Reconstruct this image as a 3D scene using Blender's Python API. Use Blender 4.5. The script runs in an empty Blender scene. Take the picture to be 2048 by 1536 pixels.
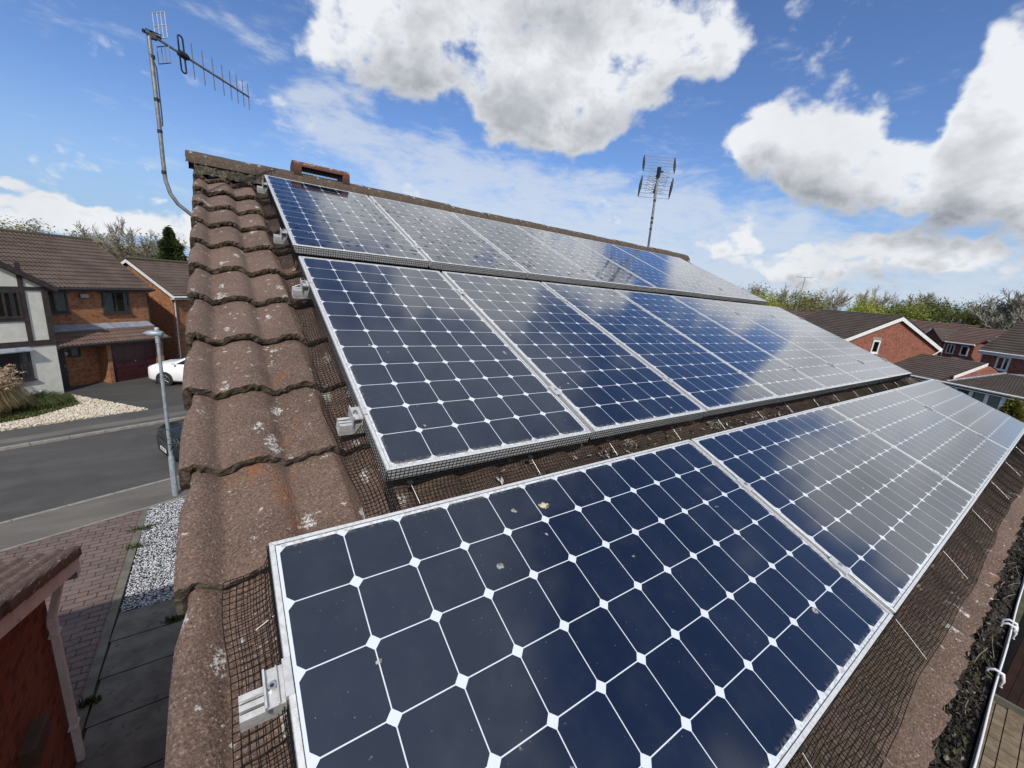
import bpy, bmesh, math, random
import numpy as np
from mathutils import Vector, Matrix

# ---------------------------------------------------------------- scene, camera
S = bpy.context.scene
C = S.collection
PI = math.pi
R = math.radians
rng = random.Random(7)

cam_d = bpy.data.cameras.new("camera")
cam_d.sensor_fit = 'HORIZONTAL'
cam_d.sensor_width = 36.0
cam_d.lens = 36.0 * 810.76 / 2048.0
cam_d.clip_start = 0.02
cam_d.clip_end = 3000.0
cam = bpy.data.objects.new("camera", cam_d)
C.objects.link(cam)
_r = (0.8173577877485614, -0.569076860627943, 0.08987643464569833)
_d = (-0.061873077118239084, -0.24180275578308164, -0.9683507368839185)
_f = (0.5727983669099435, 0.7859280844921832, -0.23284990202220346)
CAM = (-0.34301303828199003, -2.461074933448175, 6.6)
cam.matrix_world = Matrix(((_r[0], -_d[0], -_f[0], CAM[0]), (_r[1], -_d[1], -_f[1], CAM[1]),
                           (_r[2], -_d[2], -_f[2], CAM[2]), (0, 0, 0, 1)))
S.camera = cam

S.render.engine = 'CYCLES'
S.view_settings.view_transform = 'Standard'
S.view_settings.look = 'None'
S.view_settings.gamma = 1.0
S.view_settings.exposure = 0.18
S.cycles.max_bounces = 6
S.cycles.transparent_max_bounces = 12

SUN_AZ, SUN_EL = 207.0, 42.0            # degrees clockwise from +Y, above the horizon
SUN_DIR = Vector((math.sin(R(SUN_AZ)) * math.cos(R(SUN_EL)), math.cos(R(SUN_AZ)) * math.cos(R(SUN_EL)), math.sin(R(SUN_EL))))
sun_d = bpy.data.lights.new("sun", 'SUN')
sun_d.energy = 3.3
sun_d.angle = R(1.5)
sun_d.color = (1.0, 0.95, 0.87)
sun = bpy.data.objects.new("sun", sun_d)
C.objects.link(sun)
sun.rotation_euler = SUN_DIR.to_track_quat('Z', 'Y').to_euler()
sun.location = SUN_DIR * 60


# ---------------------------------------------------------------- node helper
class NB:
    def __init__(s, tree):
        s.t = tree

    def n(s, typ, **kw):
        x = s.t.nodes.new(typ)
        for k, v in kw.items():
            setattr(x, k, v)
        return x

    def put(s, sock, v):
        if isinstance(v, bpy.types.NodeSocket):
            s.t.links.new(v, sock)
        elif v is not None:
            if hasattr(sock, 'default_value') and sock.type == 'RGBA' and len(v) == 3:
                v = (*v, 1)
            sock.default_value = v

    def m(s, op, a, b=None, c=None, clamp=False):
        x = s.n('ShaderNodeMath', operation=op, use_clamp=clamp)
        for i, v in enumerate((a, b, c)):
            if v is not None:
                s.put(x.inputs[i], v)
        return x.outputs[0]

    def v(s, op, a, b=None, scale=None):
        x = s.n('ShaderNodeVectorMath', operation=op)
        s.put(x.inputs[0], a)
        if b is not None:
            s.put(x.inputs[1], b)
        if scale is not None:
            s.put(x.inputs['Scale'], scale)
        return x.outputs['Value'] if op in ('DOT_PRODUCT', 'LENGTH') else x.outputs[0]

    def sep(s, v):
        x = s.n('ShaderNodeSeparateXYZ')
        s.put(x.inputs[0], v)
        return x.outputs

    def comb(s, x, y, z):
        q = s.n('ShaderNodeCombineXYZ')
        for i, v in enumerate((x, y, z)):
            s.put(q.inputs[i], v)
        return q.outputs[0]

    def noise(s, vec, scale, detail=3.0, rough=0.55, col=False, dist=0.0):
        x = s.n('ShaderNodeTexNoise')
        s.put(x.inputs['Vector'], vec)
        x.inputs['Scale'].default_value = scale
        x.inputs['Detail'].default_value = detail
        x.inputs['Roughness'].default_value = rough
        x.inputs['Distortion'].default_value = dist
        return x.outputs['Color' if col else 0]

    def voro(s, vec, scale, feature='F1', out='Distance', rand=1.0):
        x = s.n('ShaderNodeTexVoronoi', feature=feature)
        s.put(x.inputs['Vector'], vec)
        x.inputs['Scale'].default_value = scale
        x.inputs['Randomness'].default_value = rand
        return x.outputs[out]

    def step(s, x, lo, hi):
        q = s.n('ShaderNodeMapRange', interpolation_type='SMOOTHSTEP')
        s.put(q.inputs[0], x)
        q.inputs[1].default_value = lo
        q.inputs[2].default_value = hi
        return q.outputs[0]

    def mix(s, f, a, b, blend='MIX'):
        x = s.n('ShaderNodeMix', data_type='RGBA', blend_type=blend)
        s.put(x.inputs[0], f)
        s.put(x.inputs[6], a)
        s.put(x.inputs[7], b)
        return x.outputs[2]

    def bump(s, h, strength=0.5, dist=0.01, normal=None):
        x = s.n('ShaderNodeBump')
        s.put(x.inputs['Height'], h)
        x.inputs['Strength'].default_value = strength
        x.inputs['Distance'].default_value = dist
        if normal is not None:
            s.put(x.inputs['Normal'], normal)
        return x.outputs[0]


# ---------------------------------------------------------------- world: daylight sky with clouds
W = bpy.data.worlds.new("World")
S.world = W
W.use_nodes = True
W.node_tree.nodes.clear()

CUM = [(0.24, 0.429, 0.103, 0.05, -2.848, 1), (0.384, 0.45, 0.171, 0.077, -2.95, 1), (0.541, 0.434, 0.2, 0.098, -3.129, 1), (0.686, 0.39, 0.167, 0.075, -2.943, 1), (0.816, 0.432, 0.136, 0.087, -3.076, 1), (0.946, 0.464, 0.08, 0.054, 2.876, 0.95), (0.694, 0.331, 0.087, 0.035, -3.102, 0.7), (0.426, 0.572, 0.321, 0.074, -2.992, 1), (0.71, 0.566, 0.161, 0.054, 3.139, 1), (1.076, 0.321, 0.061, 0.039, -3.037, 0.9), (1.151, 0.284, 0.101, 0.058, 2.913, 1), (1.238, 0.27, 0.088, 0.072, 2.655, 1), (1.317, 0.226, 0.1, 0.052, 2.944, 1), (1.405, 0.225, 0.089, 0.058, 2.711, 1), (1.397, 0.371, 0.089, 0.045, 1.852, 1), (1.454, 0.283, 0.121, 0.048, 1.924, 1), (1.091, 0.145, 0.053, 0.038, 2.975, 0.99), (1.139, 0.108, 0.071, 0.031, -3.14, 0.88), (1.227, 0.088, 0.083, 0.028, 3.064, 0.83), (1.319, 0.118, 0.047, 0.03, 2.998, 0.88), (1.387, 0.115, 0.049, 0.028, 3.049, 0.88), (1.455, 0.108, 0.054, 0.033, 3.027, 0.88), (1.207, 0.106, 0.037, 0.023, 3.062, 0.66), (-0.253, 0.081, 0.019, 0.009, -2.897, 0.8), (-0.195, 0.063, 0.036, 0.022, -2.986, 0.8), (-0.234, 0.037, 0.062, 0.024, -3.018, 0.8), (-0.087, 0.06, 0.058, 0.024, -3.006, 0.75), (-0.159, 0.028, 0.132, 0.027, -3.088, 0.7),
       # higher and to the right, seen only in the panels' glass
       (0.5, 0.72, 0.17, 0.07, 0.2, 0.65), (0.68, 0.655, 0.16, 0.06, 0.1, 0.9), (0.3, 0.62, 0.1, 0.05, 0, 0.8),
       (1.62, 0.29, 0.16, 0.12, 0, 1), (1.75, 0.3, 0.12, 0.12, 0, 0.9), (1.56, 0.22, 0.14, 0.06, 0, 0.9)]
THIN = [(0.185, 0.301, 0.056, 0.035, -2.774, 0.7), (0.24, 0.266, 0.091, 0.032, 3.033, 0.75), (0.34, 0.238, 0.13, 0.039, 2.988, 0.8), (0.494, 0.21, 0.165, 0.045, 3.025, 0.85), (0.679, 0.186, 0.216, 0.056, 3.028, 0.9), (0.902, 0.178, 0.203, 0.054, 3.041, 0.85), (1.03, 0.143, 0.147, 0.039, 3.076, 0.7), (0.221, 0.329, 0.066, 0.023, -2.902, 0.6), (0.079, 0.377, 0.035, 0.018, 2.797, 0.65), (0.058, 0.407, 0.042, 0.01, -3.114, 0.3), (-0.123, 0.16, 0.061, 0.008, 2.901, 0.4), (-0.066, 0.151, 0.033, 0.011, -3.083, 0.35), (0.819, 0.258, 0.046, 0.016, -2.81, 0.5), (0.94, 0.256, 0.051, 0.036, 2.958, 0.5), (1.168, 0.173, 0.033, 0.016, 3.071, 0.5), (1.323, 0.057, 0.299, 0.032, 3.035, 0.7), (1.123, 0.058, 0.185, 0.039, 3.053, 0.6), (-0.005, 0.114, 0.089, 0.026, -3.135, 0.3), (0.51, 0.14, 0.337, 0.043, 3.017, 0.5), (1.5, 0.1, 0.4, 0.07, 0, 0.8), (0.72, 1.0, 0.55, 0.22, 0, 1.4), (1.0, 0.72, 0.22, 0.12, 0, 0.7)]


def cloud_group():
    g = bpy.data.node_groups.new("cloud_density", 'ShaderNodeTree')
    g.interface.new_socket("Vector", in_out='INPUT', socket_type='NodeSocketVector')
    g.interface.new_socket("Cumulus", in_out='OUTPUT', socket_type='NodeSocketFloat')
    g.interface.new_socket("Thin", in_out='OUTPUT', socket_type='NodeSocketFloat')
    g.interface.new_socket("Body", in_out='OUTPUT', socket_type='NodeSocketFloat')
    b = NB(g)
    gi, go = b.n('NodeGroupInput'), b.n('NodeGroupOutput')
    d = gi.outputs[0]
    x, y, z = b.sep(d)
    az = b.m('ARCTAN2', x, y)
    el = b.m('ARCSINE', z)
    p = b.comb(az, el, 0.0)
    w1 = b.v('SCALE', b.v('SUBTRACT', b.noise(d, 7.0, 2.5, 0.6, col=True), (0.5, 0.5, 0.5)), scale=0.17)
    p = b.v('ADD', p, b.v('MULTIPLY', w1, (1, 0.6, 0)))

    def field(lst, k):
        acc = None
        for a0, e0, rx, ry, th, w in lst:
            mp = b.n('ShaderNodeMapping', vector_type='TEXTURE')
            b.put(mp.inputs[0], p)
            mp.inputs[1].default_value = (a0, e0, 0)
            mp.inputs[2].default_value = (0, 0, th)
            mp.inputs[3].default_value = (rx * k, ry * k, 1)
            gr = b.n('ShaderNodeTexGradient', gradient_type='SPHERICAL')
            b.put(gr.inputs[0], mp.outputs[0])
            acc = b.m('MULTIPLY_ADD', gr.outputs[1], w, 0.0 if acc is None else acc)
        return acc
    body = field(CUM, 1.55)
    b.put(go.inputs[2], body)
    big = b.m('MINIMUM', body, 0.80)
    thin = b.m('MINIMUM', field(THIN, 1.9), 1.0)
    dz = b.v('MULTIPLY', d, (1, 1, 1.35))
    dw = b.v('ADD', dz, b.v('SCALE', b.v('SUBTRACT', b.noise(dz, 12.0, 2.0, 0.6, col=True), (0.5, 0.5, 0.5)), scale=0.05))

    def billow(sc):
        q = b.n('ShaderNodeTexVoronoi', feature='F1', normalize=True)
        b.put(q.inputs['Vector'], dw)
        q.inputs['Scale'].default_value = sc
        q.inputs['Detail'].default_value = 2.0
        q.inputs['Roughness'].default_value = 0.55
        q.inputs['Lacunarity'].default_value = 2.2
        return q.outputs['Distance']
    f1 = b.noise(dz, 6.5, 5.5, 0.62)
    f2 = b.m('SUBTRACT', 0.42, billow(19.0))
    back = b.m('MULTIPLY', b.step(b.v('DOT_PRODUCT', d, (-0.3, -0.93, 0.1)), 0.0, 0.6), 0.55)
    c = b.m('ADD', big, back)
    c = b.m('ADD', c, b.m('MULTIPLY', b.m('SUBTRACT', f1, 0.5), 2.1))
    lowz = b.step(z, 0.24, 0.08)               # far cumulus shows as many small puffs
    c = b.m('ADD', c, b.m('MULTIPLY', f2, b.m('MULTIPLY_ADD', lowz, 1.3, 1.0)))
    c = b.m('ADD', c, b.m('MULTIPLY', lowz, -0.20))
    b.put(go.inputs[0], b.m('SUBTRACT', c, 0.40))
    ts = b.v('MULTIPLY', d, (1, 1, 3.0))
    f3 = b.m('ADD', b.m('MULTIPLY', b.noise(ts, 8.0, 6.0, 0.66, dist=0.4), 0.65), b.m('MULTIPLY', b.noise(ts, 25.0, 4.0, 0.6), 0.35))
    zen = b.m('MULTIPLY', b.step(z, 0.80, 0.93), 1.3)
    t = b.m('ADD', b.m('ADD', thin, zen), b.m('MULTIPLY', b.m('SUBTRACT', f3, 0.5), 3.0))
    b.put(go.inputs[1], b.m('SUBTRACT', t, 0.24))
    return g


def build_world():
    b = NB(W.node_tree)
    out = b.n('ShaderNodeOutputWorld')
    d = b.n('ShaderNodeTexCoord').outputs['Generated']
    d = b.v('NORMALIZE', d)
    sky = b.n('ShaderNodeTexSky', sky_type='NISHITA')
    sky.sun_disc = False
    sky.sun_elevation = R(SUN_EL)
    sky.sun_rotation = R(SUN_AZ)
    sky.air_density = 1.0
    sky.dust_density = 0.3
    sky.ozone_density = 2.0
    grp = cloud_group()
    g1 = b.n('ShaderNodeGroup', node_tree=grp)
    b.put(g1.inputs[0], d)
    g2 = b.n('ShaderNodeGroup', node_tree=grp)
    b.put(g2.inputs[0], b.v('NORMALIZE', b.v('ADD', d, (-0.02, -0.01, 0.05))))
    z = b.sep(d)[2]
    up = b.step(z, -0.01, 0.03)
    alpha = b.m('MULTIPLY', b.step(g1.outputs[0], -0.06, 0.42), up)
    # thicker cloud is greyer; cloud standing towards the sun and above shades what lies under it
    thick = b.step(g1.outputs[0], 0.15, 0.95)
    self_sh = b.m('SUBTRACT', g2.outputs[0], g1.outputs[0])
    lit = b.m('SUBTRACT', b.m('SUBTRACT', 0.98, b.m('MULTIPLY', thick, 0.66)), b.m('ADD', b.m('MULTIPLY', self_sh, 0.32), b.m('MULTIPLY', b.m('SUBTRACT', g2.outputs[2], g1.outputs[2]), 0.42)), clamp=True)
    lit = b.m('ADD', lit, b.m('MULTIPLY', b.m('SUBTRACT', b.noise(d, 5.0, 5.0, 0.6), 0.5), 0.7), clamp=True)
    ccol = b.mix(lit, (0.27, 0.295, 0.335), (0.75, 0.77, 0.80))
    talpha = b.m('MULTIPLY', b.m('MULTIPLY', b.step(g1.outputs[1], -0.15, 0.95), 0.70), up)
    skyc = b.mix(1.0, sky.outputs[0], (0.077, 0.093, 0.123), 'MULTIPLY')
    low = b.step(z, 0.30, 0.0)                 # pale haze towards the horizon
    skyc = b.mix(b.m('MULTIPLY', low, 0.85), skyc, (0.30, 0.44, 0.64))
    c = b.mix(talpha, skyc, (0.60, 0.65, 0.72))
    c = b.mix(alpha, c, ccol)
    bg = b.n('ShaderNodeBackground')
    b.put(bg.inputs[0], c)
    bg.inputs[1].default_value = 1.0
    b.put(out.inputs[0], bg.outputs[0])
    W.cycles.sampling_method = 'MANUAL'
    W.cycles.sample_map_resolution = 512


build_world()

# ---------------------------------------------------------------- mesh helpers


class MB:
    """collects shapes; build() links them as ONE mesh object"""

    def __init__(s):
        s.v, s.f, s.mi, s.mats, s.sm = [], [], [], [], []

    def slot(s, mat):
        if mat not in s.mats:
            s.mats.append(mat)
        return s.mats.index(mat)

    def add(s, vs, fs, mat, smooth=False):
        o = len(s.v)
        k = s.slot(mat)
        s.v.extend([tuple(float(q) for q in p) for p in vs])
        for f in fs:
            s.f.append([i + o for i in f])
            s.mi.append(k)
            s.sm.append(smooth)

    def box(s, c, size, mat, rot=None):
        hx, hy, hz = size[0] / 2, size[1] / 2, size[2] / 2
        vs = [Vector((x, y, z)) for x in (-hx, hx) for y in (-hy, hy) for z in (-hz, hz)]
        if rot is not None:
            vs = [rot @ v for v in vs]
        vs = [v + Vector(c) for v in vs]
        s.add(vs, [(0, 1, 3, 2), (4, 6, 7, 5), (0, 4, 5, 1), (2, 3, 7, 6), (0, 2, 6, 4), (1, 5, 7, 3)], mat)

    def box2(s, lo, hi, mat):
        s.box([(a + b) / 2 for a, b in zip(lo, hi)], [abs(b - a) for a, b in zip(lo, hi)], mat)

    def prism(s, poly, axis, a, b, mat, smooth=False):
        """poly: 2D points; axis 0/1/2 is the extrusion axis"""
        def P(p, t):
            q = [p[0], p[1]]
            q.insert(axis, t)
            return q
        n = len(poly)
        vs = [P(p, a) for p in poly] + [P(p, b) for p in poly]
        fs = [tuple(range(n))[::-1], tuple(range(n, 2 * n))]
        s.add(vs, fs, mat)
        s.add(vs, [(i, (i + 1) % n, n + (i + 1) % n, n + i) for i in range(n)], mat, smooth)

    def tube(s, pts, r, mat, seg=8, cap=True, smooth=True):
        pts = [Vector(p) for p in pts]
        rs = r if isinstance(r, (list, tuple)) else [r] * len(pts)
        t0 = (pts[1] - pts[0]).normalized()
        up = Vector((0, 0, 1)) if abs(t0.z) < 0.9 else Vector((1, 0, 0))
        nrm = t0.cross(up).normalized()
        vs = []
        for i, p in enumerate(pts):
            t = (pts[min(i + 1, len(pts) - 1)] - pts[max(i - 1, 0)]).normalized()
            nrm = (nrm - t * nrm.dot(t)).normalized()
            bi = t.cross(nrm)
            for k in range(seg):
                a = 2 * PI * k / seg
                vs.append(p + (nrm * math.cos(a) + bi * math.sin(a)) * rs[i])
        fs = []
        for i in range(len(pts) - 1):
            for k in range(seg):
                fs.append((i * seg + k, i * seg + (k + 1) % seg, (i + 1) * seg + (k + 1) % seg, (i + 1) * seg + k))
        s.add(vs, fs, mat, smooth)
        if cap:
            n = len(pts)
            s.add(vs[:seg] + vs[-seg:], [tuple(range(seg))[::-1], tuple(range(seg, 2 * seg))], mat)

    def build(s, name, parent=None, bevel=0.0):
        me = bpy.data.meshes.new(name)
        me.from_pydata(s.v, [], s.f)
        for m in s.mats:
            me.materials.append(m)
        me.polygons.foreach_set('material_index', s.mi)
        me.polygons.foreach_set('use_smooth', s.sm)
        me.update()
        o = bpy.data.objects.new(name, me)
        C.objects.link(o)
        if parent is not None:
            o.parent = parent
        if bevel:
            bm = bmesh.new()
            bm.from_mesh(me)
            bmesh.ops.remove_doubles(bm, verts=bm.verts, dist=1e-5)
            bmesh.ops.bevel(bm, geom=[e for e in bm.edges if len(e.link_faces) == 2 and e.calc_face_angle(0) > 0.6], offset=bevel, segments=2, affect='EDGES', profile=0.5)
            bm.to_mesh(me)
            bm.free()
        return o


def tag(o, label=None, cat=None, group=None, kind=None):
    if label:
        o['label'] = label
    if cat:
        o['category'] = cat
    if group:
        o['group'] = group
    if kind:
        o['kind'] = kind
    return o


def thing(name, label, cat, loc=(0, 0, 0), rz=0.0, group=None):
    o = bpy.data.objects.new(name, None)
    o.empty_display_size = 0.2
    C.objects.link(o)
    o.location = loc
    o.rotation_euler = (0, 0, rz)
    return tag(o, label, cat, group)


def children(o):
    return [c for c in bpy.data.objects if c.parent is o]


def copy_tree(o, parent=None):
    c = o.copy()
    C.objects.link(c)
    c.parent = parent
    for ch in children(o):
        copy_tree(ch, c)
    return c


# ---------------------------------------------------------------- materials
def mat(name, fn=None, base=(0.5, 0.5, 0.5), rough=0.7, metal=0.0, spec=0.5):
    m = bpy.data.materials.new(name)
    m.use_nodes = True
    b = NB(m.node_tree)
    p = m.node_tree.nodes['Principled BSDF']
    p.inputs['Base Color'].default_value = (*base, 1)
    p.inputs['Roughness'].default_value = rough
    p.inputs['Metallic'].default_value = metal
    p.inputs['Specular IOR Level'].default_value = spec
    if fn:
        fn(b, p)
    return m


def objco(b):
    return b.n('ShaderNodeTexCoord').outputs['Object']


def noisy(c1, c2, scale, bumpscale=None, bumps=0.3, dist=0.005, detail=4.0, lo=0.35, hi=0.65, grime=None):
    def fn(b, p):
        o = objco(b)
        f = b.step(b.noise(o, scale, detail, 0.6), lo, hi)
        col = b.mix(f, c1, c2)
        if grime:
            g = b.step(b.noise(o, grime[0], 4.0, 0.6), grime[2], grime[2] + 0.15)
            col = b.mix(g, col, grime[1])
        b.put(p.inputs['Base Color'], col)
        if bumpscale:
            b.put(p.inputs['Normal'], b.bump(b.noise(o, bumpscale, 3.0, 0.6), bumps, dist))
    return fn


def tile_fn(b, p, near=True):
    o = objco(b)
    big = b.noise(o, 2.3, 3.0, 0.6)
    mid = b.noise(o, 14.0, 4.0, 0.65)
    fine = b.noise(o, 170.0, 4.0, 0.75)
    col = b.mix(b.step(big, 0.35, 0.65), (0.112, 0.070, 0.051), (0.165, 0.104, 0.077))
    col = b.mix(b.step(mid, 0.45, 0.75), col, (0.175, 0.112, 0.082))
    # sandy grain of the concrete face
    col = b.mix(b.m('MULTIPLY', b.step(fine, 0.50, 0.72), 0.75), col, (0.36, 0.27, 0.215))
    col = b.mix(b.m('MULTIPLY', b.step(fine, 0.50, 0.32), 0.9), col, (0.045, 0.030, 0.022))
    grit = b.voro(o, 190.0)
    gcol = b.sep(b.voro(o, 190.0, out='Color'))
    gm = b.m('MULTIPLY', b.step(grit, 0.42, 0.25), b.m('GREATER_THAN', gcol[0], 0.95))
    col = b.mix(b.m('MULTIPLY', gm, 0.8), col, (0.42, 0.36, 0.32))
    # worn orange patches
    st = b.m('MULTIPLY', b.step(b.noise(b.v('MULTIPLY', o, (1.0, 0.45, 1.0)), 5.2, 4.0, 0.65), 0.60, 0.74), b.step(fine, 0.40, 0.56))
    col = b.mix(b.m('MULTIPLY', st, 0.85), col, (0.31, 0.115, 0.045))
    # bird lime and lichen: ragged pale blots, some smeared down the slope
    wv = b.v('ADD', o, b.v('SCALE', b.v('SUBTRACT', b.noise(o, 22.0, 3.0, 0.7, col=True), (0.5, 0.5, 0.5)), scale=0.06))
    for sc, th, keep, stretch, cc in ((9.0, 0.22, 0.66, 0.45, (0.52, 0.49, 0.45)), (17.0, 0.27, 0.66, 0.45, (0.60, 0.58, 0.55)), (34.0, 0.26, 0.78, 0.8, (0.48, 0.45, 0.41))):
        q = b.v('MULTIPLY', wv, (1.0, stretch, 1.0))
        dd = b.voro(q, sc)
        cc3 = b.sep(b.voro(q, sc, out='Color'))
        mk = b.m('MULTIPLY', b.step(b.m('ADD', dd, b.m('MULTIPLY', b.m('SUBTRACT', b.noise(o, 60.0, 3.0, 0.7), 0.5), 0.5)), th, th - 0.10), b.m('GREATER_THAN', cc3[1], keep))
        mk = b.m('MULTIPLY', mk, b.step(b.noise(o, 110.0, 3.0, 0.75), 0.44, 0.54))
        col = b.mix(mk, col, cc)
    # algae and silt staining plus painted shade, between the rows and below the last one
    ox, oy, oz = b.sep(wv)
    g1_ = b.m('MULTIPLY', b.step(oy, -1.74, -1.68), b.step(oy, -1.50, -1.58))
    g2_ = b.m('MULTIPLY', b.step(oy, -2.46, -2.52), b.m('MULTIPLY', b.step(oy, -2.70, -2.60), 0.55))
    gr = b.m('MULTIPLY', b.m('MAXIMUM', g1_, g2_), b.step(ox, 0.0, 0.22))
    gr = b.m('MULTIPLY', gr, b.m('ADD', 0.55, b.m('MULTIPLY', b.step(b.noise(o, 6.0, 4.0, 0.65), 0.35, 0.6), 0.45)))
    stain_shade = b.mix(b.step(b.noise(o, 3.1, 3.0, 0.6), 0.45, 0.62), (0.036, 0.025, 0.019), (0.045, 0.043, 0.018))
    col = b.mix(b.m('MULTIPLY', gr, 0.8), col, stain_shade)
    b.put(p.inputs['Base Color'], col)
    p.inputs['Roughness'].default_value = 0.92
    h = b.m('ADD', b.m('MULTIPLY', fine, 0.7), b.m('MULTIPLY', b.noise(o, 60.0, 4.0, 0.7), 0.8))
    b.put(p.inputs['Normal'], b.bump(h, 1.0, 0.006))


def lip_fn(b, p):
    o = objco(b)
    f = b.noise(o, 55.0, 5.0, 0.7)
    col = b.mix(b.step(f, 0.35, 0.65), (0.030, 0.023, 0.016), (0.15, 0.112, 0.082))
    col = b.mix(b.step(b.noise(o, 12.0, 3.0, 0.6), 0.55, 0.7), col, (0.06, 0.052, 0.022))
    b.put(p.inputs['Base Color'], col)
    p.inputs['Roughness'].default_value = 1.0
    b.put(p.inputs['Normal'], b.bump(b.noise(o, 130.0, 4.0, 0.7), 1.0, 0.01))


def ridge_fn(b, p):
    o = objco(b)
    fine = b.noise(o, 120.0, 4.0, 0.7)
    col = b.mix(b.step(fine, 0.35, 0.65), (0.036, 0.028, 0.022), (0.105, 0.076, 0.056))
    col = b.mix(b.m('MULTIPLY', b.step(b.noise(o, 9.0, 4.0, 0.7), 0.58, 0.70), 0.65), col, (0.20, 0.13, 0.035))
    col = b.mix(b.m('MULTIPLY', b.step(b.noise(b.v('ADD', o, (3.1, 0, 0)), 16.0, 4.0, 0.7), 0.60, 0.68), 0.85), col, (0.42, 0.39, 0.33))
    b.put(p.inputs['Base Color'], col)
    p.inputs['Roughness'].default_value = 0.95
    b.put(p.inputs['Normal'], b.bump(fine, 0.7, 0.006))


def terra_fn(b, p):
    o = objco(b)
    f = b.noise(o, 60.0, 4.0, 0.7)
    col = b.mix(b.step(f, 0.35, 0.65), (0.062, 0.027, 0.020), (0.115, 0.046, 0.033))
    col = b.mix(b.m('MULTIPLY', b.step(b.noise(o, 26.0, 4.0, 0.7), 0.52, 0.62), b.step(b.sep(o)[2], 0.085, 0.115)), col, (0.42, 0.22, 0.05))
    col = b.mix(b.m('MULTIPLY', b.step(b.noise(b.v('ADD', o, (5, 2, 0)), 30.0, 4.0, 0.7), 0.56, 0.64), b.step(b.sep(o)[2], 0.085, 0.115)), col, (0.5, 0.42, 0.36))
    b.put(p.inputs['Base Color'], col)
    b.put(p.inputs['Normal'], b.bump(f, 0.5, 0.004))
    p.inputs['Roughness'].default_value = 0.9


PW_, PL_ = 0.798, 1.559


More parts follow.
